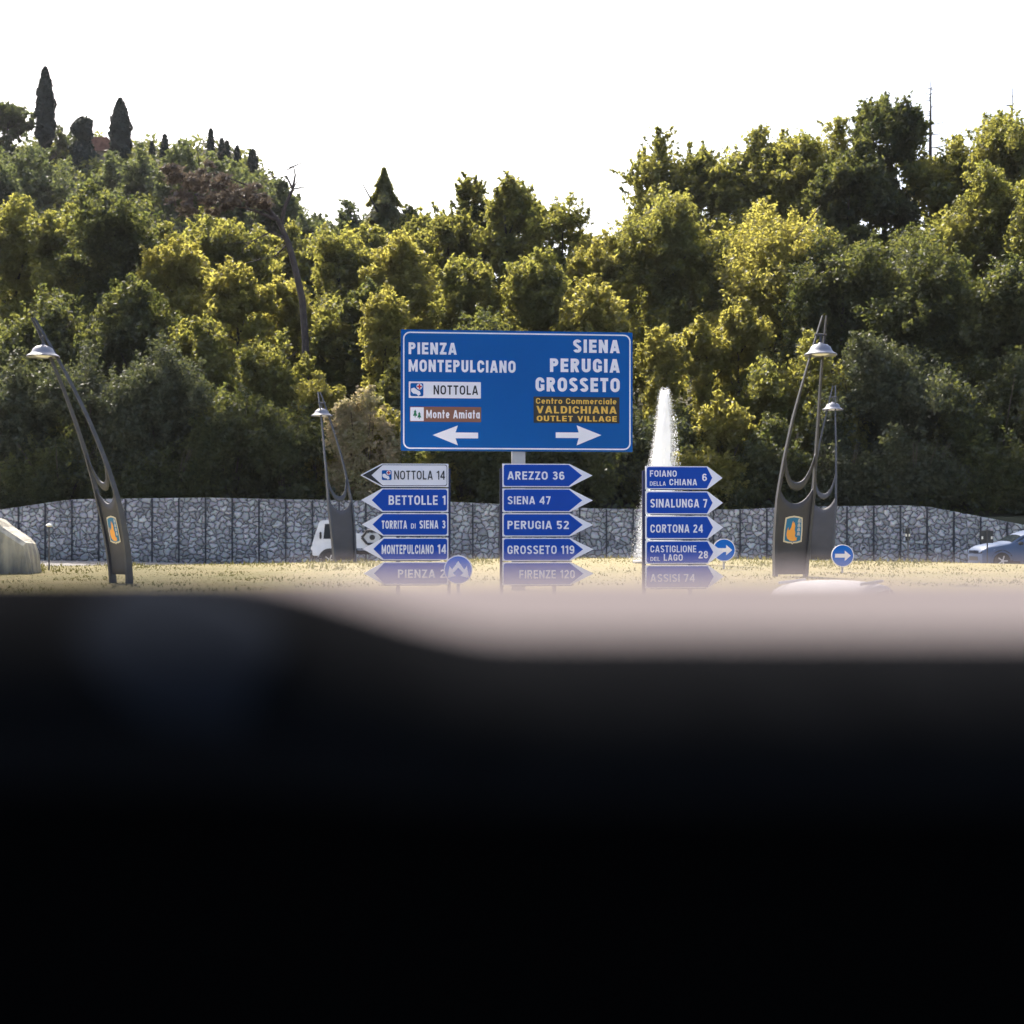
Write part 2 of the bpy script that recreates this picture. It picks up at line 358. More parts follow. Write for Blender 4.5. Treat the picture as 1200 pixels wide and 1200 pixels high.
# ------------------------------------------------------------------ trees
def leaves(C, N, s, r, elong=1.5):
    """rhombus leaf cards at centres C with rough normals N and sizes s"""
    n = len(C); N = N/np.linalg.norm(N, axis=1, keepdims=True)
    a = r.normal(size=(n, 3)); u = np.cross(N, a); u /= np.linalg.norm(u, axis=1, keepdims=True)+1e-9; v = np.cross(N, u)
    s = s[:, None]; P = np.stack([C-u*s*.5*elong, C-v*s*.36, C+u*s*.5*elong+N*s*.1, C+v*s*.36], 1)
    return P.reshape(-1, 3)
def crown_pts(r, h, wd, kind, n, leaf):
    if kind in ('oak', 'bush', 'sparse', 'tall'):
        R0 = wd*.5; z0 = .0 if kind == 'bush' else h*.10
        doms = []; rt = min(R0*{'tall': .62, 'sparse': .7}.get(kind, .82), h*.5)
        drop = r.uniform(.10, .26)*wd
        doms.append((r.normal(0, .08)*wd, r.normal(0, .08)*wd, h-drop-rt*.92, rt*.80, rt*.92))
        nl = int(r.integers(8, 15))
        for q in range(nl):           # leaders: upright plumes that break the outline
            lx = r.uniform(-.46, .46)*wd*(.4 if q == 0 else 1); q_ = wd*r.uniform(.06, .17); el = r.uniform(1.5, 3.4)
            hz_ = h if q == 0 else h-r.uniform(.02, .42)*wd-abs(lx)*r.uniform(.3, .9)
            doms.append((lx, r.uniform(-.42, .42)*wd, hz_-q_*el*.93, q_, q_*el))
        zc = h-rt*1.25
        while zc > z0+rt*.15:
            a = r.uniform(0, 6.28); o = wd*r.uniform(.10, .30); q = wd*r.uniform(.24, .38)
            doms.append((math.cos(a)*o, math.sin(a)*o, zc, q, q*.8)); a += r.uniform(1.8, 3.6); q *= r.uniform(.8, 1.1)
            doms.append((math.cos(a)*o, math.sin(a)*o, zc-.15*wd, q, q*.8)); zc -= wd*r.uniform(.26, .36)
        doms = np.array(doms); area = doms[:, 3]*doms[:, 4]; pk = area/area.sum()
        sc_ = float(np.clip(wd/5., .55, 1.5)); airy = kind == 'sparse'
        S = max(60, n//(34 if not airy else 42))
        di = r.choice(len(doms), S, p=pk); dr = r.normal(size=(S, 3)); dr[:, 2] = np.abs(dr[:, 2])*1.15-.45; dr /= np.linalg.norm(dr, axis=1, keepdims=True)
        lob = 1+.24*np.sin(dr[:, 0]*5+di*2.1)*np.sin(dr[:, 1]*5+di)+.16*np.sin(dr[:, 2]*9+dr[:, 0]*7+di)
        f = r.random(S)**.5*lob*.93
        B = np.stack([doms[di, 0]+dr[:, 0]*doms[di, 3]*f, doms[di, 1]+dr[:, 1]*doms[di, 3]*f*1.25, doms[di, 2]+dr[:, 2]*doms[di, 4]*f], -1)
        sd_ = dr*r.uniform(.2, 1.0, (S, 1))+r.normal(size=(S, 3))*.38+np.array([0, 0, .55]); sd_ /= np.linalg.norm(sd_, axis=1, keepdims=True)
        Ls = r.uniform(.35, 1.15, S)*sc_*(1.5 if airy else 1.0); sg = r.uniform(.07, .24, S)*sc_*(.6 if airy else 1.0)
        big = r.random(S) < .08; Ls[big] *= 1.7
        wgt = Ls*sg; k = r.choice(S, n, p=wgt/wgt.sum()); u = r.random(n)
        q = B[k]+sd_[k]*((u-.35)*Ls[k])[:, None]+r.normal(size=(n, 3))*(sg[k]*(1.25-u))[:, None]
        N = dr[k]*.5+r.normal(size=(n, 3))*.8+np.array([0, 0, .4])
        over = np.maximum(q[:, 2]-h, 0); q[:, 2] -= over*.6
        q[:, 2] = np.maximum(q[:, 2], .02); return q, N
    if kind == 'conifer':
        t = r.random(n)**1.4; tier = np.floor(t*11)/11; f = (t-tier)*11
        rad = wd/2*(1-t)**.85*(1.15-.55*f)*(.6+.4*r.random(n)**.4); ang = r.uniform(0, 2*np.pi, n); rad *= .75+.35*np.sin(ang*4+tier*40)
        q = np.stack([np.cos(ang)*rad, np.sin(ang)*rad, h*(.06+.94*t)-.25*rad], -1); N = np.stack([np.cos(ang), np.sin(ang), np.full(n, .8)], -1)+r.normal(size=(n, 3))*.5
        return q, N
    if kind == 'cypress':
        t = r.random(n); prof = np.minimum(1, (t+.03)*6)**.6*np.clip((1-t)/.42, 0, 1)**.62
        ang = r.uniform(0, 2*np.pi, n); bump = 1+.10*np.sin(ang*3+t*23)+.08*np.sin(t*47+ang*2); rad = wd/2*prof*bump*(.72+.28*r.random(n)**.4)
        q = np.stack([np.cos(ang)*rad, np.sin(ang)*rad, h*t], -1); N = np.stack([np.cos(ang), np.sin(ang), np.full(n, .5)], -1)+r.normal(size=(n, 3))*.45
        return q, N
    if kind == 'topiary':
        n2 = n//2; d = r.normal(size=(n, 3)); d /= np.linalg.norm(d, axis=1, keepdims=True); rr = (r.random(n)**.35)[:, None]
        q = np.where((np.arange(n) < n2)[:, None], np.array([0, 0, h*.80])+d*rr*np.array([wd*.36, wd*.36, h*.20]), np.array([0, 0, h*.33])+d*rr*np.array([wd*.5, wd*.5, h*.34]))
        q[:, 0] += .06*wd*np.sin(q[:, 2]*3); return q, d+r.normal(size=(n, 3))*.5
def trunk_mb(r, h, wd, z0):
    b = MB(); tr = max(.07, h*.016); k = 7; pts = []; x = y = 0
    for i in range(k+1):
        f = i/k; pts.append((x, y, -.5+(h*.82+.5)*f)); x += r.normal(0, .02)*h*.3; y += r.normal(0, .02)*h*.3
    b.tube(pts, [tr*(1.25-1.1*i/k) for i in range(k+1)], 7)
    for j in range(9):
        i = int(r.integers(2, k)); p = Vector(pts[i]); a = r.uniform(0, 6.28); L = wd*.36*r.uniform(.7, 1.1); up = r.uniform(.3, .9)*L
        q1 = p+Vector((math.cos(a)*L*.5, math.sin(a)*L*.5, up*.6)); q2 = p+Vector((math.cos(a)*L, math.sin(a)*L, up*1.2))
        b.tube([p, q1, q2], [tr*.5, tr*.32, tr*.12], 5)
    return b
seedn = [100]
def tree(px, top, d, wpx, kind, tone, label, name=None, cat='tree', group=None, base=None, dens=1.0, hfac=None):
    seedn[0] += 1; r = np.random.default_rng(seedn[0])
    x = X(px, d); zb = gz(x, d)-.15 if base is None else Z(base, d)
    if d < 64.9+.6: zb = max(zb, 2.0)
    h = Z(top, d)-zb; wd = wpx/F*d
    if kind in ('oak', 'tall', 'sparse', 'bush'): wd *= 1.22 if kind == 'bush' else 1.12
    leaf = 3.5*d/F*r.uniform(.92, 1.1)
    n = int(np.clip(wpx*(h*F/d)*2.15*dens, 900, 58000))
    if kind == 'sparse': n = int(n*.75)
    if kind in ('cypress', 'topiary', 'conifer'): n = int(n*1.1)
    nm = name or {'oak': 'oak_tree', 'tall': 'oak_tree', 'sparse': 'birch_tree', 'bush': 'bush', 'conifer': 'conifer_tree', 'cypress': 'cypress_tree', 'topiary': 'clipped_tree'}[kind]
    t = thing(nm, label, cat if kind != 'bush' else 'bush', (x, d, zb), 0, group)
    q, N = crown_pts(r, h, wd, kind, n, leaf)
    if d < 74:      # nothing hangs over the face of the stone wall
        yy = 64.75-d; q[:, 1] = np.where(q[:, 1] < yy, yy+np.minimum((yy-q[:, 1])*.5, 1.2), q[:, 1])
    s = leaf*r.uniform(.6, 1.35, len(q))
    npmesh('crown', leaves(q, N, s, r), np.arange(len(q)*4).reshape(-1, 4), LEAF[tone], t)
    if kind == 'bush':
        b = MB()
        for j in range(7):
            a = r.uniform(0, 6.28); L = wd*.3
            b.tube([(0, 0, -.3), (math.cos(a)*L*.5, math.sin(a)*L*.5, h*.4), (math.cos(a)*L, math.sin(a)*L, h*.8)], [.05, .035, .012], 5)
        b.build('stem', M['bark'], t)
    else: trunk_mb(r, h, wd, 0).build('trunk', M['bark'], t, smooth=True)
    return t
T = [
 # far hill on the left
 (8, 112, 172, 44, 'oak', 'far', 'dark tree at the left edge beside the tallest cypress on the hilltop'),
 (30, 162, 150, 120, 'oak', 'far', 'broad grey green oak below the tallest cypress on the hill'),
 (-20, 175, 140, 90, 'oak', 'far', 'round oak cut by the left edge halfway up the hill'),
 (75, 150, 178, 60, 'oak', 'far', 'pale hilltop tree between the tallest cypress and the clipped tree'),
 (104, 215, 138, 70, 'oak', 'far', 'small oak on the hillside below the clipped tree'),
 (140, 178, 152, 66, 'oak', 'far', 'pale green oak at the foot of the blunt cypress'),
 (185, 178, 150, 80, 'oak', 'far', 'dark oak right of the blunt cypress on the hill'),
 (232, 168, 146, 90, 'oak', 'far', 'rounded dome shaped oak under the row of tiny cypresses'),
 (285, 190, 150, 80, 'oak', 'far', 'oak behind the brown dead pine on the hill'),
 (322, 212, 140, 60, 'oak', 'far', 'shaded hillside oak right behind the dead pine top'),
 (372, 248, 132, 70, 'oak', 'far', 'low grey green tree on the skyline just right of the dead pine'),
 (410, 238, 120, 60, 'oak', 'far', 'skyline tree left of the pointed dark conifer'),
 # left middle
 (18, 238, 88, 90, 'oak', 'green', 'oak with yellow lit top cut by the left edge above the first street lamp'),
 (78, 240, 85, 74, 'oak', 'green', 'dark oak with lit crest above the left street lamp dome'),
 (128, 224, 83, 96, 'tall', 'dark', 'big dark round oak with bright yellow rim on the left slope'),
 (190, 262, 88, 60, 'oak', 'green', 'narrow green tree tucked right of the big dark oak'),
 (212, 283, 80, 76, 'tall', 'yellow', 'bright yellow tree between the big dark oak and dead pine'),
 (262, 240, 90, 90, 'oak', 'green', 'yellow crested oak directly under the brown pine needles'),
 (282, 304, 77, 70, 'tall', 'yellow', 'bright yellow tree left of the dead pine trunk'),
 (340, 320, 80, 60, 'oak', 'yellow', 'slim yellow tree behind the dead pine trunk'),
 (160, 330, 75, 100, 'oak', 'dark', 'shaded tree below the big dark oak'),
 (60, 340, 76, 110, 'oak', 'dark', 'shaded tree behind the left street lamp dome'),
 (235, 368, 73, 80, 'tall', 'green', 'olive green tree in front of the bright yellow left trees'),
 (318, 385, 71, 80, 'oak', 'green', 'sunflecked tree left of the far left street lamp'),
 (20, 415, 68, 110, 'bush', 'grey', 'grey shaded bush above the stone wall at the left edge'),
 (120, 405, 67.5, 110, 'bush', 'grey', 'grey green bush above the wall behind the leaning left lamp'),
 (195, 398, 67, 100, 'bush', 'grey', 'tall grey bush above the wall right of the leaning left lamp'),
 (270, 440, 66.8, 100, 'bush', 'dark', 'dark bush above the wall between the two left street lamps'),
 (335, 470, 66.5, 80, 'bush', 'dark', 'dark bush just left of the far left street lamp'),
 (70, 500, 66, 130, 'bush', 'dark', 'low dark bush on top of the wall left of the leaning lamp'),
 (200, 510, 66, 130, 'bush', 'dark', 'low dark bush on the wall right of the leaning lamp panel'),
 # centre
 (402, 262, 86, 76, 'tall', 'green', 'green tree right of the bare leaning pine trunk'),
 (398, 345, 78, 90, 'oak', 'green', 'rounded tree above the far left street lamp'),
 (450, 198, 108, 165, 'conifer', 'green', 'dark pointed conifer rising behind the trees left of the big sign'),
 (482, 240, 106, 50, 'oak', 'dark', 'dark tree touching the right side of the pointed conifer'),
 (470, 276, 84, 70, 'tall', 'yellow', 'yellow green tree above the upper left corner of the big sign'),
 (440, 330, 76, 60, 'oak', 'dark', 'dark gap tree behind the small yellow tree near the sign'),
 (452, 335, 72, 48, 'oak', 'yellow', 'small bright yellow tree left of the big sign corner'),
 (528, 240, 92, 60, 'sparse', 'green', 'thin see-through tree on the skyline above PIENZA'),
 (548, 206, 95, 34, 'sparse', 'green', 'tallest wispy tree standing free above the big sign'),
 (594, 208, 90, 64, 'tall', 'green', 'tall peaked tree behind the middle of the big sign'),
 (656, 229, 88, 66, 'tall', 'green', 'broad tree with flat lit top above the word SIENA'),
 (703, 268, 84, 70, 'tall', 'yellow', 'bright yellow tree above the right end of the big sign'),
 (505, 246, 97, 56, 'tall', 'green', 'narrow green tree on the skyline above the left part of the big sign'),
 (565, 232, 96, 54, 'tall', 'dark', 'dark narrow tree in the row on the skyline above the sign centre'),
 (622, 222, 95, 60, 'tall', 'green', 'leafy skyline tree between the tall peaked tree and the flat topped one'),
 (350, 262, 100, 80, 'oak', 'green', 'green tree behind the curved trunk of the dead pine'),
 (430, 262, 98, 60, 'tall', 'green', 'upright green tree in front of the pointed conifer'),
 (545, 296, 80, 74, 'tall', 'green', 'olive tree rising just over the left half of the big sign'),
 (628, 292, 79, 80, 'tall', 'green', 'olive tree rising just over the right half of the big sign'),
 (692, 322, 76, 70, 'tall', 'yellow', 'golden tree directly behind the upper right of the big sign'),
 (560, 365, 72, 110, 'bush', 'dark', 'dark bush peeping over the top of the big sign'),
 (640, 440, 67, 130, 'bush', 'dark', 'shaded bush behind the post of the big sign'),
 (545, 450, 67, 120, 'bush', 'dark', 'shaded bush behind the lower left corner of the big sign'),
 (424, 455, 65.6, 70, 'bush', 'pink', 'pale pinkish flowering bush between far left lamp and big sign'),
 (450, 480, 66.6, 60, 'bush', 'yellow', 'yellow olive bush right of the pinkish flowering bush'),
 (372, 430, 69, 46, 'bush', 'yellow', 'sunlit yellow bush right behind the far left lamp dome'),
 (475, 415, 70, 60, 'bush', 'green', 'green bush touching the left edge of the big sign'),
 (505, 528, 66, 60, 'bush', 'yellow', 'low yellow topped bush below the big sign corner'),
 # right
 (778, 155, 98, 84, 'sparse', 'green', 'lacy see-through tree starting the right skyline'),
 (835, 168, 96, 70, 'tall', 'green', 'dark skyline tree right of the lacy tree'),
 (780, 222, 84, 110, 'oak', 'green', 'big round tree with lit top behind the fountain'),
 (888, 150, 94, 90, 'tall', 'green', 'skyline tree above the largest right street lamp'),
 (955, 148, 92, 84, 'tall', 'green', 'broad skyline tree left of the tallest dark tree'),
 (1036, 108, 88, 74, 'tall', 'dark', 'tallest dark tree on the right skyline'),
 (1000, 165, 86, 80, 'oak', 'dark', 'dark tree at the left shoulder of the tallest tree'),
 (905, 225, 80, 130, 'oak', 'yellow', 'large tree with sunlit yellow left side above the right lamp'),
 (848, 276, 82, 66, 'tall', 'green', 'yellow edged tree between fountain and right street lamp'),
 (985, 262, 76, 120, 'oak', 'dark', 'large shaded tree behind the tip of the right street lamp'),
 (1108, 158, 88, 90, 'tall', 'green', 'yellow topped tree below the dead spike on the right'),
 (1186, 122, 86, 90, 'tall', 'green', 'tall tree cut by the right edge on the skyline'),
 (1150, 202, 78, 100, 'tall', 'green', 'wide yellow green tree near the right edge'),
 (1075, 260, 74, 130, 'oak', 'dark', 'large dark tree above the smaller right street lamp'),
 (1180, 300, 71, 110, 'oak', 'dark', 'dark tree low at the right edge above the blue car'),
 (1235, 180, 76, 100, 'oak', 'green', 'tree mostly outside the frame at the right edge'),
 (776, 384, 70, 48, 'oak', 'yellow', 'small bright yellow tree right beside the big sign behind the fountain top'),
 (826, 372, 72, 56, 'oak', 'yellow', 'small golden tree right of the fountain tip'),
 (868, 355, 73, 60, 'oak', 'yellow', 'golden tree left of the tall right street lamp'),
 (850, 462, 66.6, 52, 'bush', 'yellow', 'upright golden bush above the wall right of the fountain'),
 (835, 500, 66, 84, 'bush', 'yellow', 'spreading pale yellow bush above the CASTIGLIONE signpost'),
 (795, 470, 68, 90, 'bush', 'dark', 'dark bush behind the fountain jet'),
 (735, 470, 67.5, 80, 'bush', 'grey', 'greyish bush between the big sign and the fountain'),
 (935, 395, 70, 110, 'bush', 'green', 'bush behind the two prongs of the tall right lamp'),
 (1015, 395, 69, 110, 'bush', 'grey', 'grey bush behind the smaller right street lamp dome'),
 (1090, 405, 69, 120, 'bush', 'grey', 'wide grey bush above the wall right of both right lamps'),
 (1165, 410, 68, 120, 'bush', 'dark', 'shaded bush above the sloping wall end'),
 (905, 485, 66.5, 90, 'bush', 'dark', 'low dark bush behind the right lamp leg'),
 (985, 500, 66.2, 110, 'bush', 'grey', 'low grey bush on the wall behind the smaller right lamp'),
 (1070, 500, 66, 120, 'bush', 'grey', 'low grey bush on the wall in the middle of the right end'),
 (1150, 520, 66, 120, 'bush', 'dark', 'low dark bush on the wall above the blue car'),
 (1230, 540, 66, 110, 'bush', 'dark', 'low dark bush at the right edge above the wall slope'),
 # cypresses
 (53, 79, 172, 21, 'cypress', 'cypress', 'tallest pointed dark cypress on the left hilltop'),
 (141, 116, 168, 24, 'cypress', 'cypress', 'thick blunt topped dark cypress beside the farmhouse roof'),
 (97, 137, 166, 34, 'topiary', 'cypress', 'dark clipped tree with round head between the two cypresses'),
 (178, 166, 176, 6, 'cypress', 'cypress', 'thin distant cypress first right of the farmhouse'),
 (193, 158, 176, 9, 'cypress', 'cypress', 'small distant cypress second right of the farmhouse'),
 (247, 152, 176, 7, 'cypress', 'cypress', 'small distant cypress at the top of the rounded oak'),
 (260, 163, 176, 8, 'cypress', 'cypress', 'tiny distant cypress, left of a close pair right of the rounded oak'),
 (266, 166, 178, 6, 'cypress', 'cypress', 'tiny distant cypress, right of a close pair right of the rounded oak'),
 (278, 172, 176, 7, 'cypress', 'cypress', 'tiny low cypress between the close pair and the last small cypress'),
 (296, 176, 174, 10, 'cypress', 'cypress', 'last small cypress on the ridge left of the dead pine top'),
]
for a in T:
    kw = {}
    if a[4] in ('cypress', 'topiary'):
        kw = dict(base={53: 172, 141: 190, 97: 210}.get(a[0], 200), group='cypresses on the hilltop')
    elif a[2] > 110: kw = dict(group='oaks on the distant hill')
    elif a[4] == 'bush': kw = dict(group='bushes above the stone wall')
    else: kw = dict(group='trees on the wooded slope')
    tree(*a, **kw)
# low ground cover between the trees
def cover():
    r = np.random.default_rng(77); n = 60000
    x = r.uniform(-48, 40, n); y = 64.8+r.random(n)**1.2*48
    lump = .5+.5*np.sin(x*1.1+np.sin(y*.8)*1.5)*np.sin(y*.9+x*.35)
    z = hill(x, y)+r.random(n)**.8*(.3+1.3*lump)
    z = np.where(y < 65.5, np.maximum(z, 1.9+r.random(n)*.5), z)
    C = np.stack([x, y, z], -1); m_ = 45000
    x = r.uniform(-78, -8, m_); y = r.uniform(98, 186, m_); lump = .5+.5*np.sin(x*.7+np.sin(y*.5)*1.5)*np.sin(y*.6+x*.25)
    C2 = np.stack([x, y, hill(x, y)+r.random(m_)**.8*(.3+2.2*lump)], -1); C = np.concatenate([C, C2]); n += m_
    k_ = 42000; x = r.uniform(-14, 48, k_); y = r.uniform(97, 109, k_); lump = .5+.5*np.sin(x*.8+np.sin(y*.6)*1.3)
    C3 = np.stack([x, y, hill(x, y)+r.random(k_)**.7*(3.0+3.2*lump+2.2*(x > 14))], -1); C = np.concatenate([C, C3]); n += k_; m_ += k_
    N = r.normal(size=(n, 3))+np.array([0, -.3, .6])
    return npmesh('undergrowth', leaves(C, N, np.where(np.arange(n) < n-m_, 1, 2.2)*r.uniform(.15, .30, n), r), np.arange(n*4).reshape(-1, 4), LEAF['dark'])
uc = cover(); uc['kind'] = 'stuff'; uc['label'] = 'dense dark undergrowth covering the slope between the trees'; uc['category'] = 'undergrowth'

# dead leaning pine
d = 74.5
dp = thing('dead_pine', 'dead leaning pine with bare curved trunk and brown needles on the left slope', 'tree', (X(357, d), d, gz(X(357, d), d)-.2))
def L(px, py, dy=0): return (X(px, d)-dp.location.x, dy, Z(py, d)-dp.location.z)
b = MB(); b.tube([(0, 0, 0), L(358, 400), L(354, 350), L(347, 318), L(338, 285), L(328, 262), L(318, 248)], [.20, .19, .18, .17, .15, .13, .08], 8)
b.build('trunk', M['deadwood'], dp, smooth=True)
r = np.random.default_rng(9)
def limb(pts, r0): 
    q = MB(); q.tube([L(*p) for p in pts], [r0*(1-.8*i/(len(pts)-1)) for i in range(len(pts))], 6)
    tip = pts[-1]; mid = pts[len(pts)//2]
    for k in range(6):
        p = pts[int(r.integers(1, len(pts)))]; e = (p[0]+r.normal(0, 14), p[1]+r.normal(-4, 10), (p[2] if len(p) > 2 else 0)+r.normal(0, .8))
        q.tube([L(*p), L((p[0]+e[0])/2+r.normal(0, 2), (p[1]+e[1])/2, e[2]*.5), L(*e)], [r0*.35, r0*.22, r0*.1], 5)
    q.build('branch', M['deadwood'], dp)
limb([(329, 264), (334, 242), (343, 222), (346, 205), (344, 195)], .13)
limb([(343, 222, .1), (335, 205, .3), (322, 206, .4)], .07)
limb([(325, 256), (300, 236, .4), (270, 222, .6), (235, 212, .6), (205, 205, .4)], .12)
limb([(325, 258), (302, 250, -.5), (270, 242, -.8), (232, 232, -.8)], .10)
limb([(336, 280), (318, 274, -.4), (300, 285, -.7), (288, 296, -.8)], .07)
limb([(318, 248), (290, 216, .3), (262, 205, .4), (240, 200, .3)], .08)
limb([(338, 285), (320, 300, .3), (300, 303, .5)], .05)
lob = np.array([(225, 222, 26, 16), (250, 212, 30, 14), (280, 220, 26, 14), (262, 238, 30, 9), (300, 236, 16, 8), (208, 205, 12, 8), (236, 246, 24, 6)])
Kc = 95; kc = r.integers(0, len(lob), Kc); ac = r.uniform(0, 6.28, Kc); rc = r.random(Kc)**.5
cx_ = lob[kc, 0]+np.cos(ac)*lob[kc, 2]*rc; cy_ = lob[kc, 1]+np.sin(ac)*lob[kc, 3]*rc; cd = r.normal(0, .9, Kc)
n = 7500; k = r.integers(0, Kc, n); rs = r.uniform(2.2, 6.5, Kc)
px = cx_[k]+r.normal(0, .5, n)*rs[k]*1.3; py = cy_[k]+r.normal(0, .5, n)*rs[k]*.8
C = np.stack([(px-CX)/F*d-dp.location.x, cd[k]+r.normal(0, .12, n), EYE+(HOR-py)/F*d-dp.location.z], -1)
npmesh('needles', leaves(C, r.normal(size=(n, 3)), r.uniform(.07, .17, n), r, 2.4), np.arange(n*4).reshape(-1, 4), LEAF['brown'], dp)
# dead spike
d2 = 96.0
for (px, tp, bp, lab) in ((1090, 94, 260, 'bare dead conifer spike on the right skyline'), (1186, 103, 250, 'thin bare dead treetop near the right edge of the skyline')):
    x0 = X(px, d2); zb = gz(x0, d2)-.2; hh = Z(tp, d2)-zb
    t = thing('dead_conifer', lab, 'tree', (x0, d2, zb)); b = MB()
    b.tube([(0, 0, 0), (.1, 0, hh*.5), (0, 0, hh*.72), (.05, 0, hh)], [.22, .16, .13 if px < 1100 else .05, .03], 7); b.build('trunk', M['deadwood'], t)
    for k in range(26 if px < 1100 else 12):
        f = r.uniform(.70, .97); a = r.uniform(0, 6.28); Lb = (1-f)*5.5*r.uniform(.5, 1)+.15
        MB().tube([(0.02, 0, hh*f), (math.cos(a)*Lb*.5, math.sin(a)*Lb*.5, hh*f+.05), (math.cos(a)*Lb, math.sin(a)*Lb, hh*f+.12*Lb+r.normal(0, .1))], [.036, .028, .016], 5).build('branch', M['deadwood'], t)
# farmhouse on the ridge
d3 = 176.0; fx = X(122, d3)
fh = thing('farmhouse', 'terracotta roofed farmhouse peeping over the hilltop between the two big cypresses', 'house', (fx, d3, Z(205, d3)))
MB().box((0, 0, 1.2), (5, 4, 2.4)).build('wall', M['plaster'], fh)
MB().prism([(-2.8, 2.35), (2.8, 2.35), (1.0, 4.0), (-1.0, 4.0)], -2.3, 2.3).build('roof', M['terracotta'], fh)
MB().box((1.2, -2.02, 1.3), (.8, .1, 1.1)).build('window', M['glass'], fh)

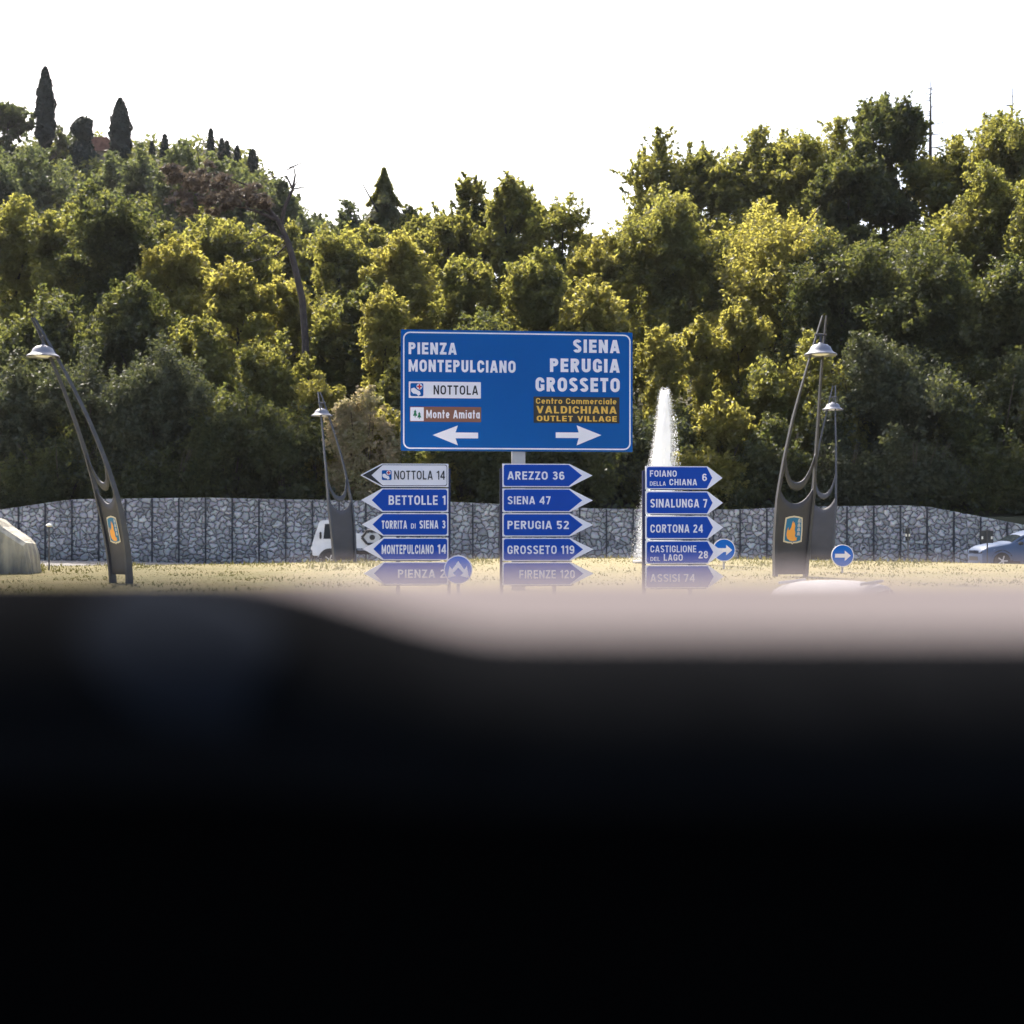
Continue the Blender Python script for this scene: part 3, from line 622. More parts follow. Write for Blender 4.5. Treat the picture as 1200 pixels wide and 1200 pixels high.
# ------------------------------------------------------------------ signs
FONT = {}
def arc(cx, cy, rx, ry, a0, a1, n=8): return [(cx+rx*math.cos(R(a0+(a1-a0)*k/n)), cy+ry*math.sin(R(a0+(a1-a0)*k/n))) for k in range(n+1)]
def glyph(ch, t):
    """centre lines of a road-sign letter of cap height 1 and stroke t -> (width, [polylines])"""
    h = t/2; W = .60; e = .06
    def bowl(y0, y1, w, x=h): r_ = (y1-y0-t)/2; return [(x, y1-h), (w-h-r_*.75, y1-h)]+arc(w-h-r_*.75, (y0+y1)/2, r_*.75, r_, 90, -90)+[(x, y0+h)]
    def loop(w, y0, y1):
        rx = (w-t)/2; ry = min((y1-y0-t)/2, rx*1.15); a, b, c, d_ = h, w-h, y0+h, y1-h
        return arc(b-rx, d_-ry, rx, ry, 0, 90)+arc(a+rx, d_-ry, rx, ry, 90, 180)+arc(a+rx, c+ry, rx, ry, 180, 270)+arc(b-rx, c+ry, rx, ry, 270, 360)+[(b, d_-ry), (b, d_-ry-.02)]
    def cee(w, y0, y1, g=.20):
        rx = (w-t)/2; H_ = y1-y0; ry = min((H_-t)/2, rx*1.15); a, b, c, d_ = h, w-h, y0+h, y1-h
        return [(b, y1-H_*(.5-g*.72))]+arc(b-rx, d_-ry, rx, ry, 8, 90)+arc(a+rx, d_-ry, rx, ry, 90, 180)+arc(a+rx, c+ry, rx, ry, 180, 270)+arc(b-rx, c+ry, rx, ry, 270, 352)+[(b, y0+H_*(.5-g*.72))]
    V = lambda x, a=0, b=1: [(x, a), (x, b)]
    Hh = lambda y, a, b: [(a, y), (b, y)]
    xh = .74; w = .52
    S = lambda w: arc(w/2, .74, w/2-h, .26-h, 15, 90)+arc(w/2, .74, w/2-h, .26-h, 90, 180)[1:]+[(h*1.15, .63)]+[(w*.5, .5)]+[(w-h*1.15, .37)]+arc(w/2, .26, w/2-h, .26-h, 0, -90)+arc(w/2, .26, w/2-h, .26-h, -90, -165)[1:]
    G = {
     'A': (.66, [[(h*.85, -e), (.33-h*.2, 1+e)], [(.66-h*.85, -e), (.33+h*.2, 1+e)], Hh(.27, .17, .49)]),
     'B': (W, [V(h), bowl(.5-h, 1, W-.03), bowl(0, .5+h, W)]), 'C': (W, [cee(W, 0, 1)]), 'D': (W, [V(h), [(h, 1-h), (W*.45, 1-h)]+arc(W*.45, .62, W*.55-h, .38-h, 90, 0)+arc(W*.45, .38, W*.55-h, .38-h, 0, -90)+[(h, h)]]),
     'E': (.52, [V(h), Hh(1-h, t, .52), Hh(.5, t, .49), Hh(h, t, .52)]), 'F': (.50, [V(h), Hh(1-h, t, .50), Hh(.5, t, .47)]),
     'G': (W, [cee(W, 0, 1), [(W-h, .10), (W-h, .5)], Hh(.5-h*.6, .34, W-t)]), 'H': (W, [V(h), V(W-h), Hh(.5, t, W-t)]), 'I': (t, [V(h)]),
     'L': (.48, [V(h), Hh(h, t, .48)]), 'M': (.78, [V(h), V(.78-h), [(h*.9, 1+e), (.39, .22), (.78-h*.9, 1+e)]]), 'N': (.62, [V(h), V(.62-h), [(h, 1+e), (.62-h, -e)]]),
     'O': (.64, [loop(.64, 0, 1)]), 'P': (.56, [V(h), bowl(.42, 1, .56)]), 'R': (.59, [V(h), bowl(.44, 1, .57), [(.28, .47), (.59-h*1.1, -e)]]), 'S': (.57, [S(.57)]),
     'T': (.54, [V(.27, 0, 1-t), Hh(1-h, 0, .54)]), 'U': (W, [[(h, 1), (h, .3)]+arc(W/2, .3, W/2-h, .3-h, 180, 360, 12)+[(W-h, 1)]]), 'V': (.64, [[(h*.85, 1+e), (.32, -.02)], [(.64-h*.85, 1+e), (.32, -.02)]]),
     'Z': (.54, [Hh(1-h, 0, .54), Hh(h, 0, .54), [(h*1.3, t*.7), (.54-h*1.3, 1-t*.7)]]),
     '0': (.56, [loop(.56, 0, 1)]), '1': (.34, [V(.34-h), [(.34-h, 1-h*.6), (.02, .76)]]), '2': (.55, [arc(.275, .72, .275-h, .28-h, 165, -25, 12)+[(h*1.2, t*.8)], Hh(h, 0, .55)]),
     '3': (.55, [arc(.26, .735, .26-h, .265-h, 165, -90, 12)+[(.20, .47)], arc(.265, .265+h*.4, .28-h, .265-h*.6, 90, -165, 12)]), '4': (.60, [V(.44), Hh(.28, 0, .60), [(.44, 1), (.06, .30)]]),
     '5': (.55, [Hh(1-h, 0, .51), V(h, .46, 1-t), [(h, .5), (h+.04, .56)]+arc(.265, .32, .275-h, .32-h, 100, -155, 14)]), '6': (.56, [loop(.56, 0, .64), [(h, .34), (h, .62)]+arc(.28, .66, .28-h, .34-h, 180, 30, 8)]),
     '7': (.52, [Hh(1-h, 0, .52), [(.52-h, 1-t*.7), (.18, -e)]]), '8': (.56, [loop(.53, .5-h*.9, 1), loop(.56, 0, .5+h*.9)]), '9': (.56, [loop(.56, .36, 1), [(.56-h, .66), (.56-h, .38)]+arc(.28, .34, .28-h, .34-h, 0, -150, 8)]),
     'a': (w, [loop(w-.02, 0, xh), V(w-h, 0, xh)]), 'c': (w, [cee(w, 0, xh)]), 'e': (w, [[(w-h, xh*.48), (w-h, xh*.6)]+arc(w/2, xh/2, w/2-h, xh/2-h, 15, 320, 18), Hh(xh*.47, t, w-h)]),
     'i': (t, [V(h, 0, xh), V(h, .86, 1)]), 'l': (t, [V(h)]), 'o': (w, [loop(w, 0, xh)]), 'r': (.36, [V(h, 0, xh), [(h, xh*.6)]+arc(.34, xh*.55, .34-h, xh*.45-h, 170, 80, 6)]),
     'n': (w, [V(h, 0, xh), [(h, xh*.5)]+arc(w/2, xh*.62, w/2-h, xh*.38-h, 170, 0, 8)+[(w-h, 0)]]), 't': (.34, [V(.15, 0, 1), Hh(xh-h, 0, .34)]),
     'm': (.80, [V(h, 0, xh), [(h, xh*.5)]+arc((h+.40)/2, xh*.62, (.40-h)/2, xh*.38-h, 170, 0, 8)+[(.40, 0)], [(.40, xh*.5)]+arc((1.2-h)/2, xh*.62, (.40-h)/2, xh*.38-h, 170, 0, 8)+[(.80-h, 0)]]),
     ' ': (.22, [])}
    return G[ch]
def glyphs(s, t):
    V, Fc, x = [], [], 0.0; lay = 0
    for ch in s:
        W, lines = glyph(ch, t)
        for ln_ in lines:
            P = []
            for q in ln_:
                if not P or (Vector(q)-Vector(P[-1])).length > .012: P.append(q)
            P = [Vector(q) for q in P]; n = len(P); base = len(V); lay += 1
            for i in range(n):
                d0 = (P[i]-P[i-1]).normalized() if i > 0 else (P[1]-P[0]).normalized(); d1 = (P[i+1]-P[i]).normalized() if i < n-1 else d0
                nv = Vector((-(d0+d1).y, (d0+d1).x)); nv = nv.normalized() if nv.length > 1e-6 else Vector((-d0.y, d0.x))
                c_ = max(.45, nv.dot(Vector((-d0.y, d0.x)))); off = nv*(t/2/c_)
                for sg in (1, -1):
                    v = P[i]+off*sg; V.append((x+v.x, min(1, max(0, v.y)), lay % 7))
            for i in range(n-1): Fc.append((base+2*i, base+2*i+1, base+2*i+3, base+2*i+2))
        x += W+.15
    return np.array(V), Fc
class Face:
    """a flat sign face addressed in photo pixels of its own outline"""
    def __init__(s, root, cx, cy, d, y0): s.root, s.cx, s.cy, s.k, s.y0 = root, cx, cy, d/F, y0
    def p(s, px, py): return ((px-s.cx)*s.k, (s.cy-py)*s.k)
    def text(s, st_, x0, x1, ycap, ybase, m, lay=3, bold=.022, parent=None, name='lettering', skew=0):
        V, Fc = glyphs(st_, .135+bold*2.6); lo, hi = V.min(0), V.max(0)
        ax, az = s.p(x0, ybase); bx, bz = s.p(x1, ycap)
        W = np.stack([ax+(V[:, 0]-lo[0])/(hi[0]-lo[0])*(bx-ax), s.y0-.003*lay-V[:, 2]*.0004, az+(V[:, 1]-lo[1])/(hi[1]-lo[1])*(bz-az)], -1)
        me = bpy.data.meshes.new(name); me.from_pydata([tuple(v) for v in W], [], Fc); me.materials.append(m)
        return link(bpy.data.objects.new(name, me), parent or s.root)
    def shape(s, pts, m, name, lay=1, parent=None):
        b = MB(); b.poly([(s.p(x, y)[0], s.y0-.003*lay, s.p(x, y)[1]) for x, y in pts])
        return b.build(name, m, parent or s.root)
    def shapes(s, polys, m, name, lay=1, parent=None):
        b = MB()
        for pts in polys: b.poly([(s.p(x, y)[0], s.y0-.003*lay, s.p(x, y)[1]) for x, y in pts])
        return b.build(name, m, parent or s.root)
def rrect(x0, y0, x1, y1, r, n=6):
    o = []
    for cx, cy, a0 in ((x1-r, y0+r, -90), (x1-r, y1-r, 0), (x0+r, y1-r, 90), (x0+r, y0+r, 180)):
        for k in range(n+1): a = R(a0+90*k/n); o.append((cx+r*math.cos(a), cy+r*math.sin(a)))
    return o
def circ(cx, cy, r, n=28): return [(cx+r*math.cos(2*math.pi*k/n), cy+r*math.sin(2*math.pi*k/n)) for k in range(n)]
ROT = R(-7)   # signs turned slightly, right end nearer

# big gantry-style direction panel
DB = 27.0; s0 = 606.5; c0 = 458.5
bs = thing('direction_sign', 'large blue direction panel reading PIENZA MONTEPULCIANO and SIENA PERUGIA GROSSETO on a steel post', 'road sign', (X(s0, DB), DB, 0), R(6))
zc = Z(c0, DB)
fr = bpy.data.objects.new('sign_panel', None)
bpy.data.objects.remove(fr)
k = DB/F
b = MB(); b.box((0, 0, zc), (273*k, .05, 141*k), .006); panel = b.build('sign_panel', M['signblue'], bs)
class FaceZ(Face):
    def p(s, px, py): return ((px-s.cx)*s.k, zc+(s.cy-py)*s.k)
f = FaceZ(bs, s0, c0, DB, -.025)
# ring border
def ring(outer, inner, face, m, name, lay, parent=None):
    b = MB(); n_ = len(outer); o = [b.bm.verts.new((face.p(*q)[0], face.y0-.003*lay, face.p(*q)[1])) for q in outer]; i = [b.bm.verts.new((face.p(*q)[0], face.y0-.003*lay, face.p(*q)[1])) for q in inner]
    for q in range(n_): b.bm.faces.new((o[q], o[(q+1) % n_], i[(q+1) % n_], i[q]))
    return b.build(name, m, parent or face.root)
ring(rrect(472.6, 390.6, 740.6, 526.8, 8), rrect(474.2, 392.2, 739, 525.2, 6.6), f, M['white'], 'border', 1, panel)
f.text('PIENZA', 479, 535, 403, 416.8, M['white'], 1, .030)
f.text('MONTEPULCIANO', 479, 604, 423, 437.2, M['white'], 1, .030)
f.text('SIENA', 672, 727.6, 397, 412.6, M['white'], 1, .035)
f.text('PERUGIA', 644.5, 727.6, 419.6, 435.6, M['white'], 1, .035)
f.text('GROSSETO', 627.5, 727.6, 442, 458.6, M['white'], 1, .035)
pl = f.shape(rrect(479.2, 448.5, 563.2, 467.6, .6), M['white'], 'name_plate', 1)
f.text('NOTTOLA', 508, 560, 452.6, 463.4, M['ink'], 2, .012, pl)
def hospital(face, x0, y0, sz, lay, parent):
    q = face.shape(rrect(x0, y0, x0+sz, y0+sz, sz*.12), M['signblue'], 'hospital_symbol', lay, parent)
    P = lambda pts: [(x0+a*sz, y0+b*sz) for a, b in pts]
    face.shapes([P([(.06, .42), (.30, .34), (.52, .52), (.72, .62), (.80, .84), (.62, .98), (.48, .84), (.22, .80), (.06, .62)])], M['white'], 'bed_shape', lay+1, q)
    face.shapes([circ(x0+.70*sz, y0+.26*sz, .23*sz, 16)], M['white'], 'cross_ground', lay+1, q)
    face.shapes([P([(.64, .08), (.76, .08), (.76, .20), (.88, .20), (.88, .32), (.76, .32), (.76, .44), (.64, .44), (.64, .32), (.52, .32), (.52, .20), (.64, .20)])], M['red'], 'cross', lay+2, q)
hospital(f, 481, 450.4, 15.2, 2, pl)
pl = f.shape(rrect(480.4, 477.6, 563.6, 495.2, .6), M['brown'], 'name_plate', 1)
f.text('Monte Amiata', 499.5, 562, 481.4, 491, M['white'], 2, .020, pl)
w_ = f.shape(rrect(481, 478.4, 496.6, 494.4, .8), M['white'], 'forest_symbol', 2, pl)
def fir(cx, y0, h): return [(cx, y0), (cx+h*.2, y0+h*.36), (cx+h*.1, y0+h*.36), (cx+h*.28, y0+h*.8), (cx+h*.05, y0+h*.8), (cx+h*.05, y0+h), (cx-h*.05, y0+h), (cx-h*.05, y0+h*.8), (cx-h*.28, y0+h*.8), (cx-h*.1, y0+h*.36), (cx-h*.2, y0+h*.36)]
f.shapes([fir(486.6, 481, 9.2), fir(491.4, 483.6, 8.4)], M['pine'], 'fir_shapes', 3, w_)
pl = f.shape(rrect(625.2, 464.6, 727.2, 495.4, .4), M['blackp'], 'name_plate', 1)
f.text('Centro Commerciale', 628, 723.6, 466.4, 473, M['orange'], 2, .012, pl)
f.text('VALDICHIANA', 628.6, 723.8, 475.6, 484.2, M['orange'], 2, .022, pl)
f.text('OUTLET VILLAGE', 629, 724, 487, 493.4, M['orange'], 2, .022, pl)
f.shape([(507, 510.6), (536.4, 499.2), (533.6, 507.4), (560, 507.4), (560, 514.2), (533.6, 514.2), (536.4, 522.4)], M['white'], 'arrow', 1)
f.shape([(705.6, 509.4), (676.2, 498), (678.6, 506.4), (651.4, 506.4), (651.4, 513), (678.6, 513), (676.2, 521.6)], M['white'], 'arrow', 1)
MB().box((X(608.3, DB)-X(s0, DB), .12, (zc-.5)/2-.1), (.25, .14, zc+.9), .01).build('post', M['galv'], bs)
b = MB()
for zz in (zc-.7, zc, zc+.7): b.box((0, .035, zz), (3.9, .03, .06))
b.build('stiffener', M['galv'], bs)

DA = 25.0
def arrow_post(name, label, side, x_sq, x_sh, x_tip, rows, tex, rz):
    """rows: (ytop, ybot); side -1 points left"""
    cx = (x_sq+x_tip)/2; root = thing(name, label, 'road sign', (X(cx, DA), DA, 0), rz, 'finger signposts facing the road')
    k = DA/F
    for i, ((yt, yb), lines) in enumerate(zip(rows, tex)):
        cy = (yt+yb)/2; zcl = Z(cy, DA); off = (0, 0, 0)
        class FF(Face):
            def p(s, px, py): return ((px-s.cx)*s.k, zcl+(cy-py)*s.k)
        f = FF(root, cx, cy, DA, -.02); sh = (i-1)*.9*(1 if side < 0 else .45)
        sq, sp, tp = x_sq, x_sh+sh*.6, x_tip+sh
        white = i == 0 and side < 0
        pts = [(sq, yt), (sp, yt), (tp, cy), (sp, yb), (sq, yb)]
        pb = MB().prism([f.p(*q) for q in pts], -.02, .02, 0); pan = pb.build('sign_panel', M['white'] if not white else M['white'], root)
        e = 1.1; s_ = 1 if side > 0 else -1
        # inner field, rounded at the square end
        ix = sq+s_*e*1.3; r_ = 2.6; pin = sp+s_*16; tipin = tp-s_*12.5
        fld = [(sp-s_*.8, yt+e)] + [(ix+s_*r_-s_*r_*math.sin(a), yt+e+r_-r_*math.cos(a)) for a in np.linspace(0, math.pi/2, 6)] + [(ix+s_*r_-s_*r_*math.cos(a), yb-e-r_+r_*math.sin(a)) for a in np.linspace(0, math.pi/2, 6)] + [(sp-s_*.8, yb-e), (tipin, cy)]
        if white:
            g2 = [(sq+s_*.8, yt+.8), (sp, yt+1.3), (tp-s_*2.4, cy), (sp, yb-1.3), (sq+s_*.8, yb-.8)]
            bl = f.shape([(sp-s_*1, yt+1.2), (tp-s_*2.4, cy), (sp-s_*1, yb-1.2), (tipin-s_*.5, cy)], M['ink'], 'tip', 2, pan)
            n_ = len(fld); inn = [(x+(cx-x)*.012, y+(cy-y)*.055) for x, y in fld]
            ring(fld, inn, f, M['ink'], 'border', 1, pan)
        else: f.shape(fld, M['arrowblue'], 'blue_field', 1, pan)
        for (t, x0, x1, yc, yb_, bold) in lines: f.text(t, x0, x1, yc, yb_, M['ink'] if white else M['white'], 2, bold, pan)
        if white: hospital(f, 447.6, 551.2, 11.4, 2, pan)
    zt = Z(rows[0][0], DA)
    for xx, ww in ((x_sq-side*.8, .055), ((x_sq+x_tip)/2+side*8, .06)):
        MB().box(((xx-cx)*k, .065, (zt-.9)/2-.05), (ww, .09, zt+.85), .006).build('post', M['navy'], root)
    b = MB()
    for yt, yb in rows: b.box((0-side*.1, .0, Z(yb+.6, DA)), ((abs(x_sq-x_sh))*k*.9, .03, .016))
    b.build('rail', M['navy'], root)
    return root
arrow_post('signpost', 'left-pointing stack of five arrow signs, white NOTTOLA sign on top', -1, 525.4, 448, 423.4,
 [(543.4, 570.6), (572.4, 599.8), (601.4, 627.8), (630.2, 656.4), (658.6, 685)],
 [[('NOTTOLA 14', 462, 521.4, 551.6, 562, .004)], [('BETTOLLE 1', 455.6, 522, 580.6, 591.6, .016)],
  [('TORRITA', 447.4, 477, 610, 619.6, .026), ('DI', 481.6, 487, 613.4, 619.4, .01), ('SIENA', 491.6, 513.6, 609.8, 619.4, .026), ('3', 518, 522, 609.8, 619.2, .02)],
  [('MONTEPULCIANO', 447.4, 508, 638.4, 649.2, .022), ('14', 512.4, 522.6, 638, 649, .02)], [('PIENZA 26', 466.4, 530, 667.4, 677.2, .012)]], R(4))
arrow_post('signpost', 'right-pointing stack of five arrow signs, AREZZO 36 on top, below the big panel', 1, 588.6, 667.6, 695,
 [(543.6, 570.8), (572.6, 600), (601.6, 628.6), (630.4, 657.2), (658.8, 685.6)],
 [[('AREZZO 36', 594.4, 661.4, 552.6, 562.2, .016)], [('SIENA 47', 594.6, 645, 581.6, 591, .014)], [('PERUGIA 52', 594.4, 666.6, 610.4, 620, .016)],
  [('GROSSETO 119', 594.4, 673, 639.2, 649.2, .014)], [('FIRENZE 120', 608.4, 673.6, 668, 677.6, .008)]], R(5))
arrow_post('signpost', 'right-pointing stack of five arrow signs, FOIANO DELLA CHIANA on top, beside the fountain', 1, 755.4, 829.6, 848,
 [(546.4, 573.4), (575.8, 602.6), (604.6, 631.6), (633.6, 660.6), (662.4, 689)],
 [[('FOIANO', 760.4, 792.4, 551.4, 558.8, .016), ('DELLA', 760.4, 779.4, 564.4, 569.4, .008), ('CHIANA', 783.6, 816.8, 561.4, 568.8, .016), ('6', 823, 828.6, 555, 563.6, .014)],
  [('SINALUNGA 7', 761, 829, 584.8, 594.8, .018)], [('CORTONA 24', 761, 823.8, 614.6, 624.2, .016)],
  [('CASTIGLIONE', 761, 815.8, 639.2, 647.2, .012), ('DEL', 761, 772.4, 652.6, 657.2, .004), ('LAGO', 777, 799.6, 649.4, 657, .014), ('28', 818.4, 830, 645.6, 654.4, .016)],
  [('ASSISI 74', 761, 814, 672.6, 681.6, .008)]], R(7))

def disc(px, py, d, rad_px, kind, label, rz=0):
    x = X(px, d); zb = min(float(island_h(x, d)), 1) if d > 23 else gz(x, d)
    root = thing('disc_sign', label, 'road sign', (x, d, zb), rz, 'round blue traffic signs'); zz = Z(py, d)-zb; r_ = rad_px/F*d
    MB().lathe([(0, -.012), (r_, -.012), (r_, .012), (0, .012)], 40, (0, 0, zz), 'y').build('disc', M['white'], root)
    b = MB(); b.lathe([(0, -.016), (r_*.93, -.016), (r_*.93, -.0125)], 40, (0, 0, zz), 'y'); b.build('blue_field', M['discblue'], root)
    q = lambda pts: [(a*r_, -.019, zz+c*r_) for a, c in pts]
    b = MB()
    if kind == 'right': b.poly(q([(.72, 0), (.18, .46), (.18, .17), (-.68, .17), (-.68, -.17), (.18, -.17), (.18, -.46)]))
    else:
        b.poly(q([(0, .62), (.42, .02), (.60, .26), (.74, -.56), (.16, -.42), (.36, -.22), (0, .14)])); b.poly(q([(0, .62), (0, .14), (-.36, -.22), (-.16, -.42), (-.74, -.56), (-.60, .26), (-.42, .02)]))
    b.build('arrow', M['white'], root)
    MB().tube([(0, .04, -.4), (0, .04, zz+r_*.7)], .03, 10).build('post', M['galv'], root)
disc(848.4, 644.6, 40, 13.4, 'right', 'small blue disc with white right arrow half hidden behind the CASTIGLIONE sign tip')
disc(987.4, 651.2, 38, 13.2, 'right', 'blue disc with white right arrow standing clear right of the tall lamp')
disc(537, 667.6, 22.0, 16.8, 'pass', 'blue disc with two white downward arrows in front of the PIENZA sign')

# ------------------------------------------------------------------ sculptural street lamps
def lamp(px, d, lean_dir, label, H, LEAN, emblem, basepy):
    x = X(px, d); zb = Z(basepy, d)
    rz = math.atan2(lean_dir[1], lean_dir[0])+math.pi/2     # local -Y is the outward lean
    root = thing('street_lamp', label, 'street lamp', (x, d, zb), rz, 'sculptural lamps round the island')
    tt = np.array([0, .1, .2, .35, .5, .65, .85, .94, 1.0]); ww = np.array([.37, .40, .43, .45, .39, .31, .155, .09, .045])
    hw = lambda t: float(np.interp(t, tt, ww)); ln = lambda t: -LEAN*max(t, 0)**1.72; zz = lambda t: H*t*(1.0)
    for s in (-1, 1):
        ts = np.linspace(-.06, 1, 30)
        MB().tube([(s*hw(t), ln(t), zz(t)) for t in ts], [.058-.036*max(t, 0)**.8 for t in ts], 4, flat=(1.0, 2.1)).build('leg', M['lampsteel'], root)
    def sheet(lo, hi, nm, m, inset=.0, yoff=0, nv=10):
        rows = []
        for j in range(nv+1):
            row = []
            for i in range(15):
                u = -1+2*i/14; t = lo(u)+(hi(u)-lo(u))*j/nv; row.append((u*(hw(t)-inset), ln(t)+yoff, zz(t)))
            rows.append(row)
        return MB().grid(rows).build(nm, m, root, smooth=True, solid=.03)
    pan = sheet(lambda u: .055, lambda u: .325+.065*abs(u)**2.2, 'panel', M['lamppanel'])
    sheet(lambda u: .375+.115*abs(u)**2.4, lambda u: .405+.125*abs(u)**2.4, 'yoke', M['lampsteel'], nv=3)
    th = .935; MB().tube([(-hw(th)-.05, ln(th), zz(th)), (hw(th)+.05, ln(th), zz(th))], .028, 8).build('crossbar', M['lampsteel'], root)
    hy, hz = ln(th), zz(th); dz = -.50
    MB().tube([(0, hy, hz), (0, hy, hz+dz+.3)], .026, 8).build('hanger', M['lampsteel'], root)
    dome = MB().lathe([(.0, .22), (.04, .22), (.06, .195), (.15, .175), (.22, .125), (.255, .05), (.28, .01), (.375, -.045), (.37, -.07), (.27, -.02), (0, -.01)], 28, (0, hy, hz+dz+.1)).build('lamp_shade', M['dome'], root, smooth=True)
    MB().lathe([(0, -.06), (.12, -.05), (.2, -.02), (.2, 0)], 20, (0, hy, hz+dz+.08)).build('diffuser', M['glassw'], dome, smooth=True)
    if emblem:
        t0 = .225; p0 = Vector((0, ln(t0), zz(t0))); sl_ = (ln(t0+.01)-ln(t0-.01))/(zz(t0+.01)-zz(t0-.01))
        def ep(a, c, lay): return (a, ln(t0)+sl_*c-.03-.004*lay, zz(t0)+c)
        def es(pts, lay, nm, m, par): return MB().poly([ep(a*.235, c*.34, lay) for a, c in pts]).build(nm, m, par)
        shield = [(-.92, .86), (-.5, .95), (0, 1), (.5, .95), (.92, .86), (1, .0), (1.0, -.82), (.5, -.92), (.12, -.93), (0, -1.02), (-.12, -.93), (-.5, -.92), (-1.0, -.82), (-1, 0)]
        q = es(shield, 1, 'emblem', M['emcream'], root)
        es([(a*.86, c*.89) for a, c in shield], 2, 'field', M['emteal'], q)
        es([(a*.86-.06, c*.86-.07) for a, c in [(-.76, -.30), (-.72, .02), (-.58, .34), (-.52, .06), (-.34, .12), (-.20, .34), (-.14, .62), (-.02, .84), (.06, .58), (.14, .74), (.26, .44), (.24, .10), (.34, -.14), (.30, -.40), (.46, -.56), (.60, -.48), (.54, -.76), (.1, -.84), (-.3, -.78), (-.62, -.62)]], 3, 'flame_figure', M['emorange'], q)
        b = MB()
        for c0_ in (.52, .22, -.08, -.38): b.poly([ep(a*.235, c*.34, 3) for a, c in ((.40, c0_), (.74, c0_), (.70, c0_+.2), (.57, c0_+.28), (.44, c0_+.2))])
        b.build('tower_figure', M['emgrey'], q)
    return root
lamp(142, 34.7, (-.70, -.71), 'leaning twin-legged grey lamp with emblem at far left of the grass island', 6.25, 2.25, True, 690)
lamp(926, 34.7, (.20, -.98), 'tall dark twin-legged lamp with blue and orange emblem right of the fountain', 6.25, 2.0, True, 690)
lamp(404, 50, (-.55, .83), 'smaller grey twin-legged lamp in front of the white truck', 6.3, 2.0, False, 668)
lamp(962, 50.5, (.43, .90), 'smaller grey twin-legged lamp just behind the tall right lamp', 6.6, 2.0, False, 668)

# ------------------------------------------------------------------ fountain
df = 45.0; fx = X(779, df); zb = float(island_h(fx, df))
fo = thing('fountain', 'tall white foaming water jet with spray drifting left behind the right signpost', 'fountain', (fx, df, zb))
MB().lathe([(1.0, -.3), (1.0, .06), (.92, .09), (.84, .06), (.82, .0), (0, .0)], 40).build('basin', M['kerb'], fo, smooth=True)
MB().lathe([(.09, 0), (.09, .3), (.06, .42), (.0, .42)], 16).build('nozzle', M['galv'], fo)
r = np.random.default_rng(21); HT = Z(455, df)-zb
N1 = 60; rows = []
for j in range(N1+1):
    t = j/N1; rad = (.06+.40*(1-t)**.75*min(1, t*4+.35)+.06*(1-t))*1.0
    rad = (.085+.26*(1-t)**.75)*min(1, (1-t)/.05+.15)
    row = []
    for i in range(41):
        a = 2*math.pi*i/40; nzv = .14*math.sin(a*3+t*19)+.12*math.sin(a*7-t*41)+.08*math.sin(a*13+t*87)
        row.append((math.cos(a)*rad*(1+nzv)*.86-.05*(1-t)+.10*t**2*0, math.sin(a)*rad*(1+nzv)*.86, .3+(HT-.35)*t))
    rows.append(row)
MB().grid(rows).build('water_jet', M['water'], fo, smooth=True)
def drops(n, fpos, smin, smax, name):
    C = fpos(n); s = r.uniform(smin, smax, n)*r.random(n)**.7+smin*.5
    D = np.array([(1, 0, 0), (-1, 0, 0), (0, 1, 0), (0, -1, 0), (0, 0, 1.3), (0, 0, -1.3)])
    V = (C[:, None, :]+D[None]*s[:, None, None]).reshape(-1, 3)
    T8 = np.array([(0, 2, 4), (2, 1, 4), (1, 3, 4), (3, 0, 4), (2, 0, 5), (1, 2, 5), (3, 1, 5), (0, 3, 5)])
    Fc = (np.arange(n)[:, None, None]*6+T8[None]).reshape(-1, 3)
    o = npmesh(name, V, Fc, M['water'], fo, k=3); return o
def halo(n):
    t = r.random(n)**1.3; rad = (.09+.29*(1-t)**.75)*(.9+np.abs(r.normal(0, .42, n))); a = r.uniform(0, 6.28, n)
    return np.stack([np.cos(a)*rad-.05*(1-t), np.sin(a)*rad, .3+(HT-.35)*t+r.normal(0, .05, n)], -1)
def side(n):
    t = r.random(n)**.8; return np.stack([.30+.30*(1-t)*r.random(n)+.12*r.normal(size=n)*(1-t), r.normal(0, .25, n), HT*(.30+.55*t)], -1)
def drift(n):
    f_ = r.random(n)**.9; z = HT*.80*(1-f_); xo = -.06-.66*f_**.8+r.normal(0, .11, n)*(.5+f_); return np.stack([xo, r.normal(0, .22, n), z+.05], -1)
o = drops(40000, halo, .003, .009, 'spray'); o['kind'] = 'stuff'
o = drops(220, side, .006, .024, 'splash_drops'); o['kind'] = 'stuff'
o = drops(20000, drift, .003, .008, 'drifting_spray'); o['kind'] = 'stuff'

